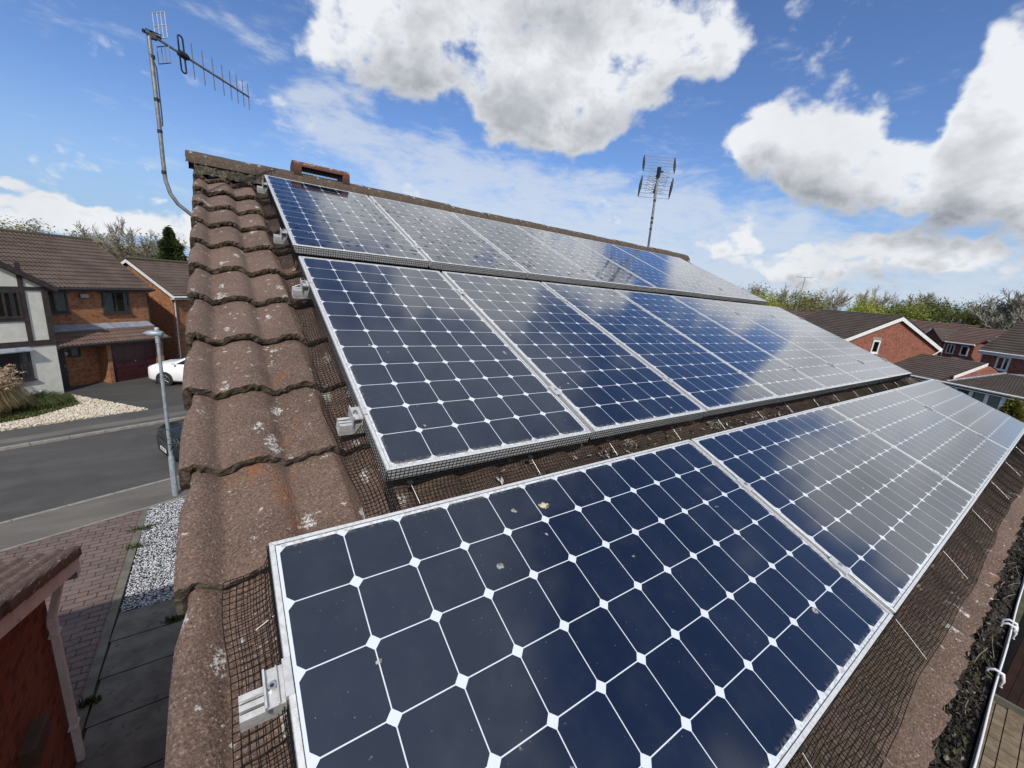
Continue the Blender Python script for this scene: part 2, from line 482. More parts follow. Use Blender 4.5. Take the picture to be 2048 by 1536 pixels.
def cell_fn(b, p):
    """6 x 12 wafers with clipped corners on a white backsheet under glass; x across, y down the panel"""
    o = objco(b)
    x, y, z = b.sep(o)
    PIT = 0.1273
    u = b.m('SUBTRACT', x, 0.0183 - 0.00125)
    v = b.m('SUBTRACT', b.m('MULTIPLY', y, -1.0), 0.0169 - 0.00125)
    fu = b.m('ABSOLUTE', b.m('SUBTRACT', b.m('MODULO', u, PIT), PIT / 2))
    fv = b.m('ABSOLUTE', b.m('SUBTRACT', b.m('MODULO', v, PIT), PIT / 2))
    hw = PIT / 2 - 0.00112
    ins = b.m('MULTIPLY', b.m('LESS_THAN', fu, hw), b.m('LESS_THAN', fv, hw))
    ins = b.m('MULTIPLY', ins, b.m('LESS_THAN', b.m('ADD', fu, fv), 2 * hw - 0.0125))
    for c, lim in ((u, 6 * PIT), (v, 12 * PIT)):
        ins = b.m('MULTIPLY', ins, b.m('MULTIPLY', b.m('GREATER_THAN', c, 0.0), b.m('LESS_THAN', c, lim)))
    # each wafer differs a touch
    cid = b.comb(b.m('FLOOR', b.m('DIVIDE', u, PIT)), b.m('FLOOR', b.m('DIVIDE', v, PIT)), b.m('MULTIPLY', b.n('ShaderNodeObjectInfo').outputs['Random'], 57.0))
    wn = b.n('ShaderNodeTexWhiteNoise', noise_dimensions='3D')
    b.put(wn.inputs[0], cid)
    cell = b.mix(wn.outputs[0], (0.0055, 0.0085, 0.020), (0.008, 0.012, 0.027))
    dust = b.noise(o, 9.0, 5.0, 0.65)
    cell = b.mix(b.m('MULTIPLY', b.step(dust, 0.40, 0.75), 0.05), cell, (0.16, 0.155, 0.15))
    col = b.mix(ins, (0.62, 0.655, 0.69), cell)
    rv = b.v('ADD', o, b.comb(b.m('MULTIPLY', b.n('ShaderNodeObjectInfo').outputs['Random'], 31.0), 0.0, 0.0))
    # dried bird lime: ragged rings and streaks
    wv = b.v('ADD', rv, b.v('SCALE', b.v('SUBTRACT', b.noise(rv, 40.0, 3.0, 0.7, col=True), (0.5, 0.5, 0.5)), scale=0.02))
    spots = None
    for sc, th, keep in ((8.5, 0.078, 0.52), (17.0, 0.09, 0.74)):
        q = b.v('MULTIPLY', wv, (1.0, 0.7, 1.0))
        dd = b.voro(q, sc)
        cc = b.sep(b.voro(q, sc, out='Color'))
        k = b.m('MULTIPLY', b.step(dd, th, th * 0.6), b.m('GREATER_THAN', cc[0], keep))
        spots = k if spots is None else b.m('MAXIMUM', spots, k)
    ring = b.m('MULTIPLY', spots, b.m('ADD', 0.25, b.m('MULTIPLY', b.step(b.noise(rv, 150.0, 3.0, 0.7), 0.40, 0.56), 0.75)))
    smear = b.m('MULTIPLY', b.step(b.noise(b.v('MULTIPLY', wv, (1.0, 2.5, 1.0)), 12.0, 6.0, 0.75), 0.68, 0.80), 0.30)
    fleck = b.m('MULTIPLY', b.step(b.voro(rv, 95.0), 0.16, 0.08), b.m('GREATER_THAN', b.sep(b.voro(rv, 95.0, out='Color'))[2], 0.955))
    # dirt gathered along the lower edge of the glass
    lime = b.m('MAXIMUM', b.m('MAXIMUM', ring, fleck), smear)
    edge = b.m('MULTIPLY', b.step(b.m('MINIMUM', x, b.m('SUBTRACT', PW_, x)), 0.030, 0.010), b.step(b.noise(rv, 75.0, 4.0, 0.7), 0.46, 0.60))
    edge = b.m('MAXIMUM', edge, b.m('MULTIPLY', b.step(b.m('ADD', y, PL_), 0.034, 0.012), b.step(b.noise(rv, 60.0, 4.0, 0.7), 0.44, 0.56)))
    col = b.mix(b.m('MULTIPLY', edge, 0.75), col, (0.30, 0.265, 0.21))
    col = b.mix(lime, col, (0.42, 0.375, 0.31))
    b.put(p.inputs['Base Color'], col)
    b.put(p.inputs['Roughness'], b.m('ADD', 0.10, b.m('MULTIPLY', lime, 0.6)))
    p.inputs['IOR'].default_value = 1.58
    p.inputs['Coat Weight'].default_value = 0.7
    p.inputs['Coat Roughness'].default_value = 0.09
    p.inputs['Specular Tint'].default_value = (0.82, 0.92, 1.0, 1)
    b.put(p.inputs['Normal'], b.bump(b.noise(rv, 3.0, 2.0, 0.5), 0.06, 0.004))
    return ins, rv


def wet_cell_fn(b, p):
    """the same wafers with rain drops standing on the glass"""
    ins, rv = cell_fn(b, p)
    q = b.v('ADD', rv, b.v('SCALE', b.v('SUBTRACT', b.noise(rv, 30.0, 2.0, 0.6, col=True), (0.5, 0.5, 0.5)), scale=0.03))
    dd = b.voro(q, 19.0)
    cc = b.sep(b.voro(q, 19.0, out='Color'))
    drop = b.m('MULTIPLY', b.step(dd, 0.38, 0.27), b.m('GREATER_THAN', cc[0], 0.40))
    drop = b.m('MULTIPLY', drop, b.step(b.noise(rv, 2.0, 2.0, 0.5), 0.36, 0.50))
    b.put(p.inputs['Coat Weight'], b.m('SUBTRACT', 0.7, b.m('MULTIPLY', drop, 0.65)))
    b.put(p.inputs['Specular IOR Level'], b.m('SUBTRACT', 0.5, b.m('MULTIPLY', drop, 0.44)))


def alu_fn(b, p):
    o = objco(b)
    f = b.noise(o, 90.0, 4.0, 0.7)
    col = b.mix(b.step(f, 0.4, 0.7), (0.70, 0.70, 0.69), (0.52, 0.51, 0.48))
    col = b.mix(b.m('MULTIPLY', b.step(b.noise(o, 34.0, 5.0, 0.75), 0.60, 0.68), 0.55), col, (0.24, 0.20, 0.15))
    b.put(p.inputs['Base Color'], col)
    p.inputs['Metallic'].default_value = 0.35
    b.put(p.inputs['Roughness'], b.m('ADD', 0.38, b.m('MULTIPLY', f, 0.2)))


def brick_fn(c1, c2, mortar, bump=0.4, bw=0.225, bh=0.075):
    def fn(b, p):
        o = objco(b)
        x, y, z = b.sep(o)
        q = b.comb(b.m('ADD', x, y), z, 0.0)
        t = b.n('ShaderNodeTexBrick')
        b.put(t.inputs['Vector'], q)
        t.inputs['Color1'].default_value = (*c1, 1)
        t.inputs['Color2'].default_value = (*c2, 1)
        t.inputs['Mortar'].default_value = (*mortar, 1)
        t.inputs['Scale'].default_value = 1.0
        t.inputs['Mortar Size'].default_value = 0.005
        t.inputs['Brick Width'].default_value = bw
        t.inputs['Row Height'].default_value = bh
        wn = b.noise(b.comb(b.m('FLOOR', b.m('DIVIDE', b.m('ADD', x, y), 0.1125)), b.m('FLOOR', b.m('DIVIDE', z, bh)), 0.0), 3.7, 0.0)
        col = b.mix(b.m('MULTIPLY', b.step(wn, 0.56, 0.66), 0.75), t.outputs[0], tuple(0.35 * a for a in c1))
        col = b.mix(b.m('MULTIPLY', b.step(b.noise(o, 1.3, 4.0, 0.6), 0.35, 0.7), 0.3), col, tuple(0.6 * a for a in c2))
        b.put(p.inputs['Base Color'], col)
        p.inputs['Roughness'].default_value = 0.9
        b.put(p.inputs['Normal'], b.bump(b.m('SUBTRACT', 1.0, t.outputs[1]), bump, 0.006))
    return fn


def pane_fn(b, p):
    m = p.id_data
    out = [n for n in m.nodes if n.type == 'OUTPUT_MATERIAL'][0]
    tr = b.n('ShaderNodeBsdfTransparent')
    tr.inputs[0].default_value = (0.72, 0.76, 0.76, 1)
    gl = b.n('ShaderNodeBsdfGlossy')
    gl.inputs['Roughness'].default_value = 0.03
    fr = b.n('ShaderNodeFresnel')
    fr.inputs[0].default_value = 1.5
    mx = b.n('ShaderNodeMixShader')
    b.put(mx.inputs[0], b.m('ADD', b.m('MULTIPLY', fr.outputs[0], 1.4), 0.03, clamp=True))
    b.put(mx.inputs[1], tr.outputs[0])
    b.put(mx.inputs[2], gl.outputs[0])
    b.put(out.inputs[0], mx.outputs[0])


def stone_fn(cols, scale, bumpd=0.02, gap=(0.06, 0.055, 0.05)):
    def fn(b, p):
        o = objco(b)
        d = b.voro(o, scale)
        c = b.sep(b.voro(o, scale, out='Color'))
        col = b.mix(b.m('GREATER_THAN', c[0], 0.5), cols[0], cols[1])
        col = b.mix(b.m('MULTIPLY', b.m('GREATER_THAN', c[1], 0.7), 0.8), col, cols[2])
        col = b.mix(b.step(d, 0.45, 0.75), col, gap)
        b.put(p.inputs['Base Color'], col)
        b.put(p.inputs['Normal'], b.bump(b.m('SUBTRACT', 1.0, d), 0.8, bumpd))
        p.inputs['Roughness'].default_value = 0.85
    return fn


def paver_fn(b, p):
    o = objco(b)
    x, y, z = b.sep(o)
    t = b.n('ShaderNodeTexBrick')
    b.put(t.inputs['Vector'], b.comb(x, y, 0.0))
    t.inputs['Scale'].default_value = 1.0
    t.inputs['Color1'].default_value = (0.185, 0.128, 0.108, 1)
    t.inputs['Color2'].default_value = (0.125, 0.090, 0.079, 1)
    t.inputs['Mortar'].default_value = (0.022, 0.019, 0.016, 1)
    t.inputs['Mortar Size'].default_value = 0.010
    t.inputs['Brick Width'].default_value = 0.30
    t.inputs['Row Height'].default_value = 0.15
    col = b.mix(b.m('MULTIPLY', b.step(b.noise(o, 2.2, 4.0, 0.6), 0.4, 0.7), 0.5), t.outputs[0], (0.17, 0.125, 0.11))
    col = b.mix(b.m('MULTIPLY', b.step(b.noise(o, 40.0, 3.0, 0.7), 0.45, 0.7), 0.35), col, (0.07, 0.05, 0.045))
    b.put(p.inputs['Base Color'], col)
    p.inputs['Roughness'].default_value = 0.85
    b.put(p.inputs['Normal'], b.bump(b.m('ADD', b.m('SUBTRACT', 1.0, t.outputs[1]), b.m('MULTIPLY', b.noise(o, 60.0), 0.3)), 0.6, 0.01))


def tarmac_fn(c, lighter=None):
    def fn(b, p):
        o = objco(b)
        f = b.noise(o, 120.0, 3.0, 0.7)
        col = b.mix(b.step(f, 0.35, 0.7), tuple(0.7 * a for a in c), tuple(1.35 * a for a in c))
        s2 = b.noise(b.v('MULTIPLY', o, (0.35, 1.6, 1.0)), 1.1, 4.0, 0.6)
        col = b.mix(b.m('MULTIPLY', b.step(s2, 0.42, 0.68), 0.45), col, tuple(1.5 * a for a in c))
        col = b.mix(b.m('MULTIPLY', b.step(b.noise(o, 0.5, 3.0, 0.6), 0.5, 0.62), 0.35), col, tuple(0.6 * a for a in c))
        b.put(p.inputs['Base Color'], col)
        p.inputs['Roughness'].default_value = 0.88
        b.put(p.inputs['Normal'], b.bump(f, 0.5, 0.006))
    return fn


def leaf_mat(name, dark, light, scale=0.8, trans=0.3):
    def fn(b, p):
        g = b.n('ShaderNodeNewGeometry')
        o = objco(b)
        f = b.m('ADD', b.m('MULTIPLY', b.noise(o, scale, 3.0, 0.6), 0.7), b.m('MULTIPLY', g.outputs['Random Per Island'], 0.4))
        col = b.mix(b.step(f, 0.32, 0.78), dark, light)
        b.put(p.inputs['Base Color'], col)
        p.inputs['Roughness'].default_value = 0.6
        p.inputs['Specular IOR Level'].default_value = 0.25
        m = p.id_data
        out = [n for n in m.nodes if n.type == 'OUTPUT_MATERIAL'][0]
        tl = b.n('ShaderNodeBsdfTranslucent')
        b.put(tl.inputs[0], col)
        mx = b.n('ShaderNodeMixShader')
        mx.inputs[0].default_value = trans
        b.put(mx.inputs[1], p.outputs[0])
        b.put(mx.inputs[2], tl.outputs[0])
        b.put(out.inputs[0], mx.outputs[0])
    return mat(name, fn)


M = {}
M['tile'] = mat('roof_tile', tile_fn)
M['lip'] = mat('tile_edge_moss', lip_fn)
M['ridge'] = mat('ridge_tile', ridge_fn)
M['mortar'] = mat('mossy_mortar', noisy((0.03, 0.027, 0.018), (0.14, 0.12, 0.09), 45, 90, 1.0, 0.02, grime=(18, (0.055, 0.05, 0.02), 0.5)), rough=1)
M['terra'] = mat('terracotta', terra_fn)
M['black'] = mat('black_plastic', base=(0.012, 0.012, 0.012), rough=0.5)
M['cell'] = mat('solar_glass', cell_fn)
M['cell_wet'] = mat('solar_glass_wet', wet_cell_fn)
M['alu'] = mat('aluminium', alu_fn)
M['alu_dull'] = mat('aluminium_rail', noisy((0.60, 0.60, 0.60), (0.46, 0.455, 0.44), 50, grime=(40, (0.30, 0.27, 0.22), 0.66)), rough=0.40, metal=0.35)
M['gasket_shade'] = mat('gasket_and_slot_shade', base=(0.07, 0.07, 0.075), rough=0.7)
M['steel'] = mat('steel', base=(0.55, 0.55, 0.55), rough=0.3, metal=1.0)
M['wire'] = mat('black_wire', base=(0.006, 0.006, 0.007), rough=0.85, spec=0.15)
M['clipwire'] = mat('clip_wire', base=(0.62, 0.62, 0.60), rough=0.35, metal=0.6)
M['galv'] = mat('galvanised_tube', noisy((0.20, 0.205, 0.21), (0.30, 0.305, 0.31), 40), rough=0.45, metal=0.6)
M['galvd'] = mat('dull_rod', base=(0.13, 0.125, 0.13), rough=0.6, metal=0.2)
M['lamp'] = mat('lamp_column_grey', noisy((0.27, 0.31, 0.34), (0.36, 0.40, 0.43), 12), rough=0.5, metal=0.3)
M['whiteplastic'] = mat('white_plastic', noisy((0.74, 0.75, 0.75), (0.62, 0.62, 0.60), 6, grime=(14, (0.42, 0.40, 0.36), 0.66)), rough=0.45)
M['greypvc'] = mat('weathered_white_pvc', noisy((0.72, 0.72, 0.72), (0.62, 0.61, 0.60), 5, grime=(9, (0.42, 0.37, 0.34), 0.60)), rough=0.6)
M['brick_r'] = mat('red_brick_dark', brick_fn((0.29, 0.088, 0.045), (0.22, 0.066, 0.036), (0.10, 0.055, 0.038)))
M['brick_o'] = mat('orange_brick', brick_fn((0.38, 0.165, 0.072), (0.29, 0.118, 0.052), (0.18, 0.115, 0.075)))
M['brick_far'] = mat('red_brick', brick_fn((0.31, 0.115, 0.070), (0.23, 0.080, 0.050), (0.20, 0.11, 0.08)))
M['render'] = mat('cream_render', noisy((0.66, 0.65, 0.57), (0.58, 0.57, 0.50), 3, 60, 0.5, 0.01), rough=0.9)
M['timber'] = mat('dark_brown_timber', noisy((0.030, 0.021, 0.018), (0.047, 0.034, 0.029), 5), rough=0.6)
M['maroon'] = mat('maroon_door', noisy((0.050, 0.011, 0.013), (0.038, 0.009, 0.011), 3), rough=0.45)
M['dark'] = mat('dark_interior', base=(0.012, 0.011, 0.011), rough=0.9)
M['curtain'] = mat('curtain', noisy((0.32, 0.33, 0.33), (0.22, 0.23, 0.23), 8), rough=0.9)
M['pane'] = mat('window_pane', pane_fn)
M['lead'] = mat('lead_flashing', noisy((0.17, 0.19, 0.22), (0.27, 0.29, 0.33), 4), rough=0.5)
M['gutterblack'] = mat('dark_gutter', base=(0.03, 0.026, 0.024), rough=0.4)
M['rooftile'] = mat('brown_tiles', noisy((0.064, 0.043, 0.035), (0.098, 0.068, 0.054), 1.2, 70, 0.5, 0.01, grime=(9, (0.16, 0.12, 0.095), 0.62)), rough=0.9)
M['rooftile_dk'] = mat('dark_brown_tiles', noisy((0.052, 0.038, 0.032), (0.075, 0.056, 0.047), 1.4, 70, 0.5, 0.01, grime=(8, (0.10, 0.08, 0.065), 0.62)), rough=0.85)
M['rooftile_red'] = mat('red_brown_tiles', noisy((0.105, 0.062, 0.048), (0.14, 0.085, 0.066), 1.4, 70, 0.5, 0.01), rough=0.85)
M['road'] = mat('road_asphalt', tarmac_fn((0.066, 0.063, 0.060)), rough=0.9)
M['pave'] = mat('pavement_asphalt', tarmac_fn((0.125, 0.112, 0.098)))
M['pave2'] = mat('pavement_dark', tarmac_fn((0.075, 0.072, 0.069)))
M['drive'] = mat('drive_tarmac', tarmac_fn((0.050, 0.047, 0.044)))
M['kerb'] = mat('kerb_concrete', noisy((0.21, 0.195, 0.17), (0.28, 0.26, 0.225), 6, 80, 0.4), rough=0.9)
M['slab'] = mat('path_slab', noisy((0.105, 0.099, 0.077), (0.16, 0.15, 0.12), 3, 60, 0.4, grime=(7, (0.035, 0.04, 0.02), 0.58)), rough=0.9)
M['sand'] = mat('sandstone_slab', noisy((0.13, 0.098, 0.062), (0.21, 0.16, 0.105), 4, 50, 0.5, grime=(10, (0.10, 0.08, 0.06), 0.58)), rough=0.85)
M['paver'] = mat('block_paving', paver_fn)
M['soil'] = mat('soil_grass', noisy((0.045, 0.055, 0.022), (0.085, 0.075, 0.045), 2.5, 30, 0.6, 0.03), rough=1)
M['gravel_bw'] = mat('black_white_gravel', stone_fn(((0.55, 0.56, 0.58), (0.06, 0.065, 0.075), (0.28, 0.29, 0.31)), 34))
M['gravel_cream'] = mat('cream_gravel', stone_fn(((0.58, 0.51, 0.40), (0.42, 0.36, 0.27), (0.66, 0.61, 0.52)), 12, 0.03, (0.20, 0.165, 0.12)))
M['bark'] = mat('bark', noisy((0.10, 0.082, 0.065), (0.17, 0.145, 0.12), 3), rough=0.9)
M['bark_pale'] = mat('pale_twigs', noisy((0.33, 0.305, 0.245), (0.44, 0.41, 0.33), 1), rough=0.9)
M['bark_grey'] = mat('grey_twigs', noisy((0.22, 0.205, 0.17), (0.31, 0.285, 0.235), 1), rough=0.9)
M['shed'] = mat('brown_boards', noisy((0.028, 0.013, 0.010), (0.048, 0.022, 0.016), 4), rough=0.7)
M['straw'] = leaf_mat('dry_grass', (0.15, 0.095, 0.05), (0.38, 0.27, 0.16), 2.0, 0.2)
M['straw_g'] = leaf_mat('half_green_grass', (0.10, 0.11, 0.035), (0.24, 0.25, 0.09), 2.0, 0.2)
M['plume'] = leaf_mat('grass_plume', (0.34, 0.24, 0.16), (0.55, 0.44, 0.33), 2.0, 0.3)
M['grass'] = leaf_mat('lawn_blades', (0.055, 0.075, 0.02), (0.13, 0.15, 0.05), 2.0, 0.2)
M['l_bright'] = leaf_mat('fresh_leaves', (0.22, 0.25, 0.030), (0.42, 0.45, 0.08), 0.5)
M['l_mid'] = leaf_mat('mid_green_leaves', (0.14, 0.165, 0.034), (0.29, 0.32, 0.075), 0.5)
M['l_dark'] = leaf_mat('dark_leaves', (0.07, 0.09, 0.026), (0.17, 0.195, 0.058), 0.5)
M['l_olive'] = leaf_mat('olive_buds', (0.16, 0.14, 0.06), (0.28, 0.25, 0.11), 0.5)
M['l_conifer'] = leaf_mat('conifer_sprays', (0.022, 0.038, 0.014), (0.085, 0.11, 0.032), 1.2, 0.15)
M['l_gold'] = leaf_mat('golden_conifer', (0.06, 0.07, 0.012), (0.22, 0.20, 0.04), 1.5, 0.2)
M['l_holly'] = leaf_mat('glossy_dark_leaves', (0.012, 0.022, 0.008), (0.03, 0.05, 0.018), 2.0, 0.1)
M['debris'] = mat('rotting_leaves', noisy((0.012, 0.010, 0.008), (0.060, 0.048, 0.036), 40, 70, 1.0, 0.02, grime=(16, (0.085, 0.08, 0.05), 0.60)), rough=0.95)
M['twig'] = mat('dry_twigs', noisy((0.10, 0.08, 0.055), (0.22, 0.18, 0.13), 30), rough=0.9)
M['feather'] = mat('grey_feathers', noisy((0.22, 0.22, 0.22), (0.50, 0.49, 0.47), 60), rough=0.9)
M['lime'] = mat('bird_lime', noisy((0.50, 0.43, 0.30), (0.06, 0.045, 0.03), 60, 120, 0.6, 0.004, lo=0.45, hi=0.6), rough=0.6)
M['car_white'] = mat('white_car_paint', base=(0.80, 0.81, 0.82), rough=0.25)
M['car_dark'] = mat('dark_car_paint', base=(0.022, 0.026, 0.032), rough=0.22)
M['car_glass'] = mat('car_glass', base=(0.012, 0.014, 0.016), rough=0.05)
M['rubber'] = mat('tyre_rubber', base=(0.014, 0.014, 0.014), rough=0.85)
M['rim'] = mat('alloy_rim', base=(0.30, 0.30, 0.31), rough=0.3, metal=0.8)
M['headlamp'] = mat('headlamp_lens', base=(0.62, 0.65, 0.68), rough=0.1)
M['plate'] = mat('number_plate', base=(0.75, 0.75, 0.73), rough=0.4)
M['ink'] = mat('black_ink', base=(0.01, 0.01, 0.01), rough=0.5)
M['pink'] = mat('pink_sticker', base=(0.55, 0.16, 0.22), rough=0.5)
M['bluepv'] = mat('pale_reflecting_panel', base=(0.40, 0.43, 0.47), rough=0.25)
M['boxbrown'] = mat('brown_metal_box', noisy((0.075, 0.052, 0.038), (0.10, 0.07, 0.05), 6), rough=0.6)
M['moss'] = leaf_mat('moss', (0.03, 0.045, 0.012), (0.08, 0.10, 0.03), 8.0, 0.1)

# ---------------------------------------------------------------- our roof's own frame: u along the ridge, v down the slope, n out of it
PITCH = R(21.5)
OZ = 6.6 + (6.65515726 - 6.6)
SP, CP = math.sin(PITCH), math.cos(PITCH)


def RF(u, v, n):
    return Vector((u, -v * CP - n * SP, OZ - v * SP + n * CP))


TB, TA, TT, GAUGE = -0.164, 0.031, 0.033, 0.345      # tile base, roll height, lip step, course gauge
V0 = 0.99                                            # one lip lies at v = V0
ROLL = 0.163
EAVE_V, RIDGE_V = V0 + 5 * GAUGE, -1.98
U_L, U_R = -0.462, 6.15


def prof(u):
    ph = ((u + 0.109) / ROLL) % 1.0
    if ph < 0.36:
        return TA * (1 - (ph / 0.36) ** 2.0 * (0.88 + 0.12 * math.sin(PI / 2 * ph / 0.36)))
    q = (ph - 0.36) / 0.64
    return TA * math.sin(PI / 2 * q) ** 1.55


def tile_n(u, v):
    s = ((V0 - v) / GAUGE) % 1.0
    return TB + prof(u) + TT * (1 - s)


def slope_obj(mb_fn, name, parent):
    """build in (u, -v, n) coordinates under an object turned to the roof pitch"""
    mb = MB()
    mb_fn(mb)
    o = mb.build(name, parent)
    return o


PANEL_ROT = (PITCH, 0, 0)

# ---------------------------------------------------------------- our house
house = thing('solar_house', 'brown concrete tiled house roof carrying three rows of solar panels', 'house', (0, 0, 0))


def build_tiles():
    mb = MB()
    r = random.Random(3)
    seams = [-0.09 + 0.326 * i for i in range(0, 20)]
    spans = [(U_L, seams[0])] + [(seams[i], seams[i + 1]) for i in range(19)]
    courses = range(-8, 6)
    for ti, (ua, ub) in enumerate(spans):
        for k in courses:
            vl = V0 + k * GAUGE
            fine = ua < 0.7 or k >= 3
            step = 0.0105 if fine else 0.0205
            nu = max(8, int((ub - ua + 0.004) / step))
            nv = 5 if fine else 2
            du, dn, tw = r.uniform(-.002, .002), r.uniform(-.002, .002), r.uniform(-.006, .006)
            vj = r.uniform(-.005, .005)
            pts = []
            if ti == 0:
                pts += [(ua + 0.000, -0.075), (ua - 0.001, -0.05), (ua + 0.000, -0.025)]
            for j in range(nu + 1):
                u = ua + (ub + 0.006 - ua) * j / nu
                lift = 0.004 if (j >= nu - 1) else 0.0
                h = prof(u) + lift
                if ti == 0 and u < ua + 0.02:
                    h = prof(-0.435) * (0.55 + 0.45 * math.sqrt(max(0.0, 1 - ((ua + 0.02 - u) / 0.02) ** 2)))
                pts.append((u, h))
            if ti == 0:
                for q in range(3):
                    pts[q] = (pts[q][0], prof(-0.435) * 0.5 + pts[q][1])
            # normals of the profile, for thickness
            nn = []
            for j in range(len(pts)):
                a, b_ = pts[max(j - 1, 0)], pts[min(j + 1, len(pts) - 1)]
                tx, ty = b_[0] - a[0], b_[1] - a[1]
                L = math.hypot(tx, ty) or 1
                nn.append((-ty / L, tx / L))
            top_v = vl - GAUGE - 0.05 if k > -8 else RIDGE_V + 0.02
            rows = []
            for i in range(nv + 1):
                t = i / nv
                v = vl + (top_v - vl) * t
                s = (vl - v) / GAUGE
                row = []
                for (u, h) in pts:
                    jn = r.uniform(-1, 1) * (0.0006 if i else 0.0030)
                    if ti == 0 and u < ua + 0.05:
                        q_ = min(1.0, max(0.0, (s - 0.62) / 0.25))
                        u = u + (ua + 0.05 - u) * 0.42 * q_ * q_ * (3 - 2 * q_)
                    row.append((u + du + tw * (v - vl), v + vj + (r.uniform(-.004, .004) if i == 0 else 0), TB + h + dn + TT * (1 - s) + jn))
                rows.append(row)
            n = len(pts)
            vs = [(p[0], -p[1], p[2]) for row in rows for p in row]
            fs = [(i * n + j, i * n + j + 1, (i + 1) * n + j + 1, (i + 1) * n + j) for i in range(nv) for j in range(n - 1)]
            mb.add(vs, fs, M['tile'], True)
            # lip face, rough and mossy, and a short underside
            th = 0.023
            lip = [(p[0] - nn[j][0] * 0, -p[1], p[2]) for j, p in enumerate(rows[0])]
            mid = [(p[0] - nn[j][0] * th * .5, -p[1] - r.uniform(-.003, .004), p[2] - nn[j][1] * th * .5) for j, p in enumerate(rows[0])]
            bot = [(p[0] - nn[j][0] * th, -p[1] + r.uniform(.000, .006), p[2] - nn[j][1] * th - r.uniform(0, .003)) for j, p in enumerate(rows[0])]
            und = [(p[0] - nn[j][0] * th, -p[1] + 0.06, p[2] - nn[j][1] * th + 0.003) for j, p in enumerate(rows[0])]
            vs = lip + mid + bot + und
            fs = [(q * n + j + 1, q * n + j, (q + 1) * n + j, (q + 1) * n + j + 1) for q in range(3) for j in range(n - 1)]
            mb.add(vs, fs, M['lip'], False)
            # right edge, a step onto the neighbour
            ed = [(rows[i][-1][0], -rows[i][-1][1], rows[i][-1][2]) for i in range(nv + 1)]
            ed2 = [(p[0] - .001, p[1], p[2] - 0.012) for p in ed]
            mb.add(ed + ed2, [(i, i + 1, nv + 1 + i + 1, nv + 1 + i) for i in range(nv)], M['lip'])
    return mb


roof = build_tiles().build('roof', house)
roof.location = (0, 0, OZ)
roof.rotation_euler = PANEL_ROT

# far slope of the same roof (towards the street), walls, fascia, gutter


def tiled_slope(mb, P0, U, V, lu, lv, m, roll=0.165, gauge=0.345, amp=0.028, lip=0.026, ns=5, seed=1, lipm=None):
    r = random.Random(seed)
    P0, U, V = Vector(P0), Vector(U).normalized(), Vector(V).normalized()
    N = U.cross(V).normalized()
    if N.z < 0:
        N = -N
    nc = max(1, int(round(lv / gauge)))
    g = lv / nc
    nu = int(lu / roll * ns)
    for k in range(nc):
        s0, s1 = k * g, (k + 1) * g + (0.02 if k < nc - 1 else 0)
        vs = []
        for j in range(nu + 1):
            u = lu * j / nu
            ph = (u / roll) % 1.0
            h = amp * (0.5 + 0.5 * math.cos(2 * PI * ph)) + r.uniform(-.0025, .0025)
            w = r.uniform(-.006, .006)
            q = P0 + U * u
            vs += [q + V * (s0 + w) + N * (h - 0.01), q + V * (s0 + w) + N * (h + lip), q + V * s1 + N * h]
        mb.add(vs, [(3 * j, 3 * j + 3, 3 * j + 4, 3 * j + 1) for j in range(nu)], lipm or m)
        mb.add(vs, [(3 * j + 1, 3 * j + 4, 3 * j + 5, 3 * j + 2) for j in range(nu)], m, True)
    # boarding below
    a, b_, c, d = P0, P0 + U * lu, P0 + U * lu + V * lv, P0 + V * lv
    D = N * -0.03
    mb.add([a + D, b_ + D, c + D, d + D], [(0, 1, 2, 3)], m)


RY, RZ = RF(0, RIDGE_V, -0.1).y, RF(0, RIDGE_V, -0.1).z
mb = MB()
tiled_slope(mb, (U_R, RY + 4.75, RZ - 4.75 * math.tan(PITCH) - 0.03), (-1, 0, 0), (0, -CP, SP), U_R - U_L, 4.75 / CP, M['rooftile'], ns=4, lipm=M['lip'])
mb.build('rear_roof', house)
mb = MB()
mb.prism([(-2.28, 0), (6.2, 0), (6.2, 5.35), (RY, RZ - 0.16), (-2.28, 5.38)], 0, -0.405, 6.1, M['brick_r'])
mb.build('wall', house)
mb = MB()       # bargeboard under the verge
for y0, y1 in ((-2.45, RY), (RY + 4.7, RY)):
    z0, z1 = RZ - abs(RY - y0) * math.tan(PITCH) - .10, RZ - .10
    mb.add([(-0.43, y0, z0), (-0.43, y1, z1), (-0.43, y1, z1 - .17), (-0.43, y0, z0 - .17), (-0.41, y0, z0), (-0.41, y1, z1), (-0.41, y1, z1 - .17), (-0.41, y0, z0 - .17)],
           [(0, 1, 2, 3), (7, 6, 5, 4), (0, 4, 5, 1), (3, 2, 6, 7), (0, 3, 7, 4)], M['timber'])
mb.build('bargeboard', house)

mb = MB()       # undercloak closing the verge below the tile edges
for y0, y1 in ((EAVE_V - .03, RIDGE_V),):
    P = [RF(-0.438, y0, TB + .022), RF(-0.438, y1, TB + .022), RF(-0.438, y1, TB - .16), RF(-0.438, y0, TB - .16)]
    P += [p + Vector((0.03, 0, 0)) for p in P]
    mb.add(P, [(3, 2, 1, 0), (4, 5, 6, 7), (0, 1, 5, 4)], M['lip'])
mb.build('undercloak', house)

# ridge tiles: one mesh each, bedded in mortar


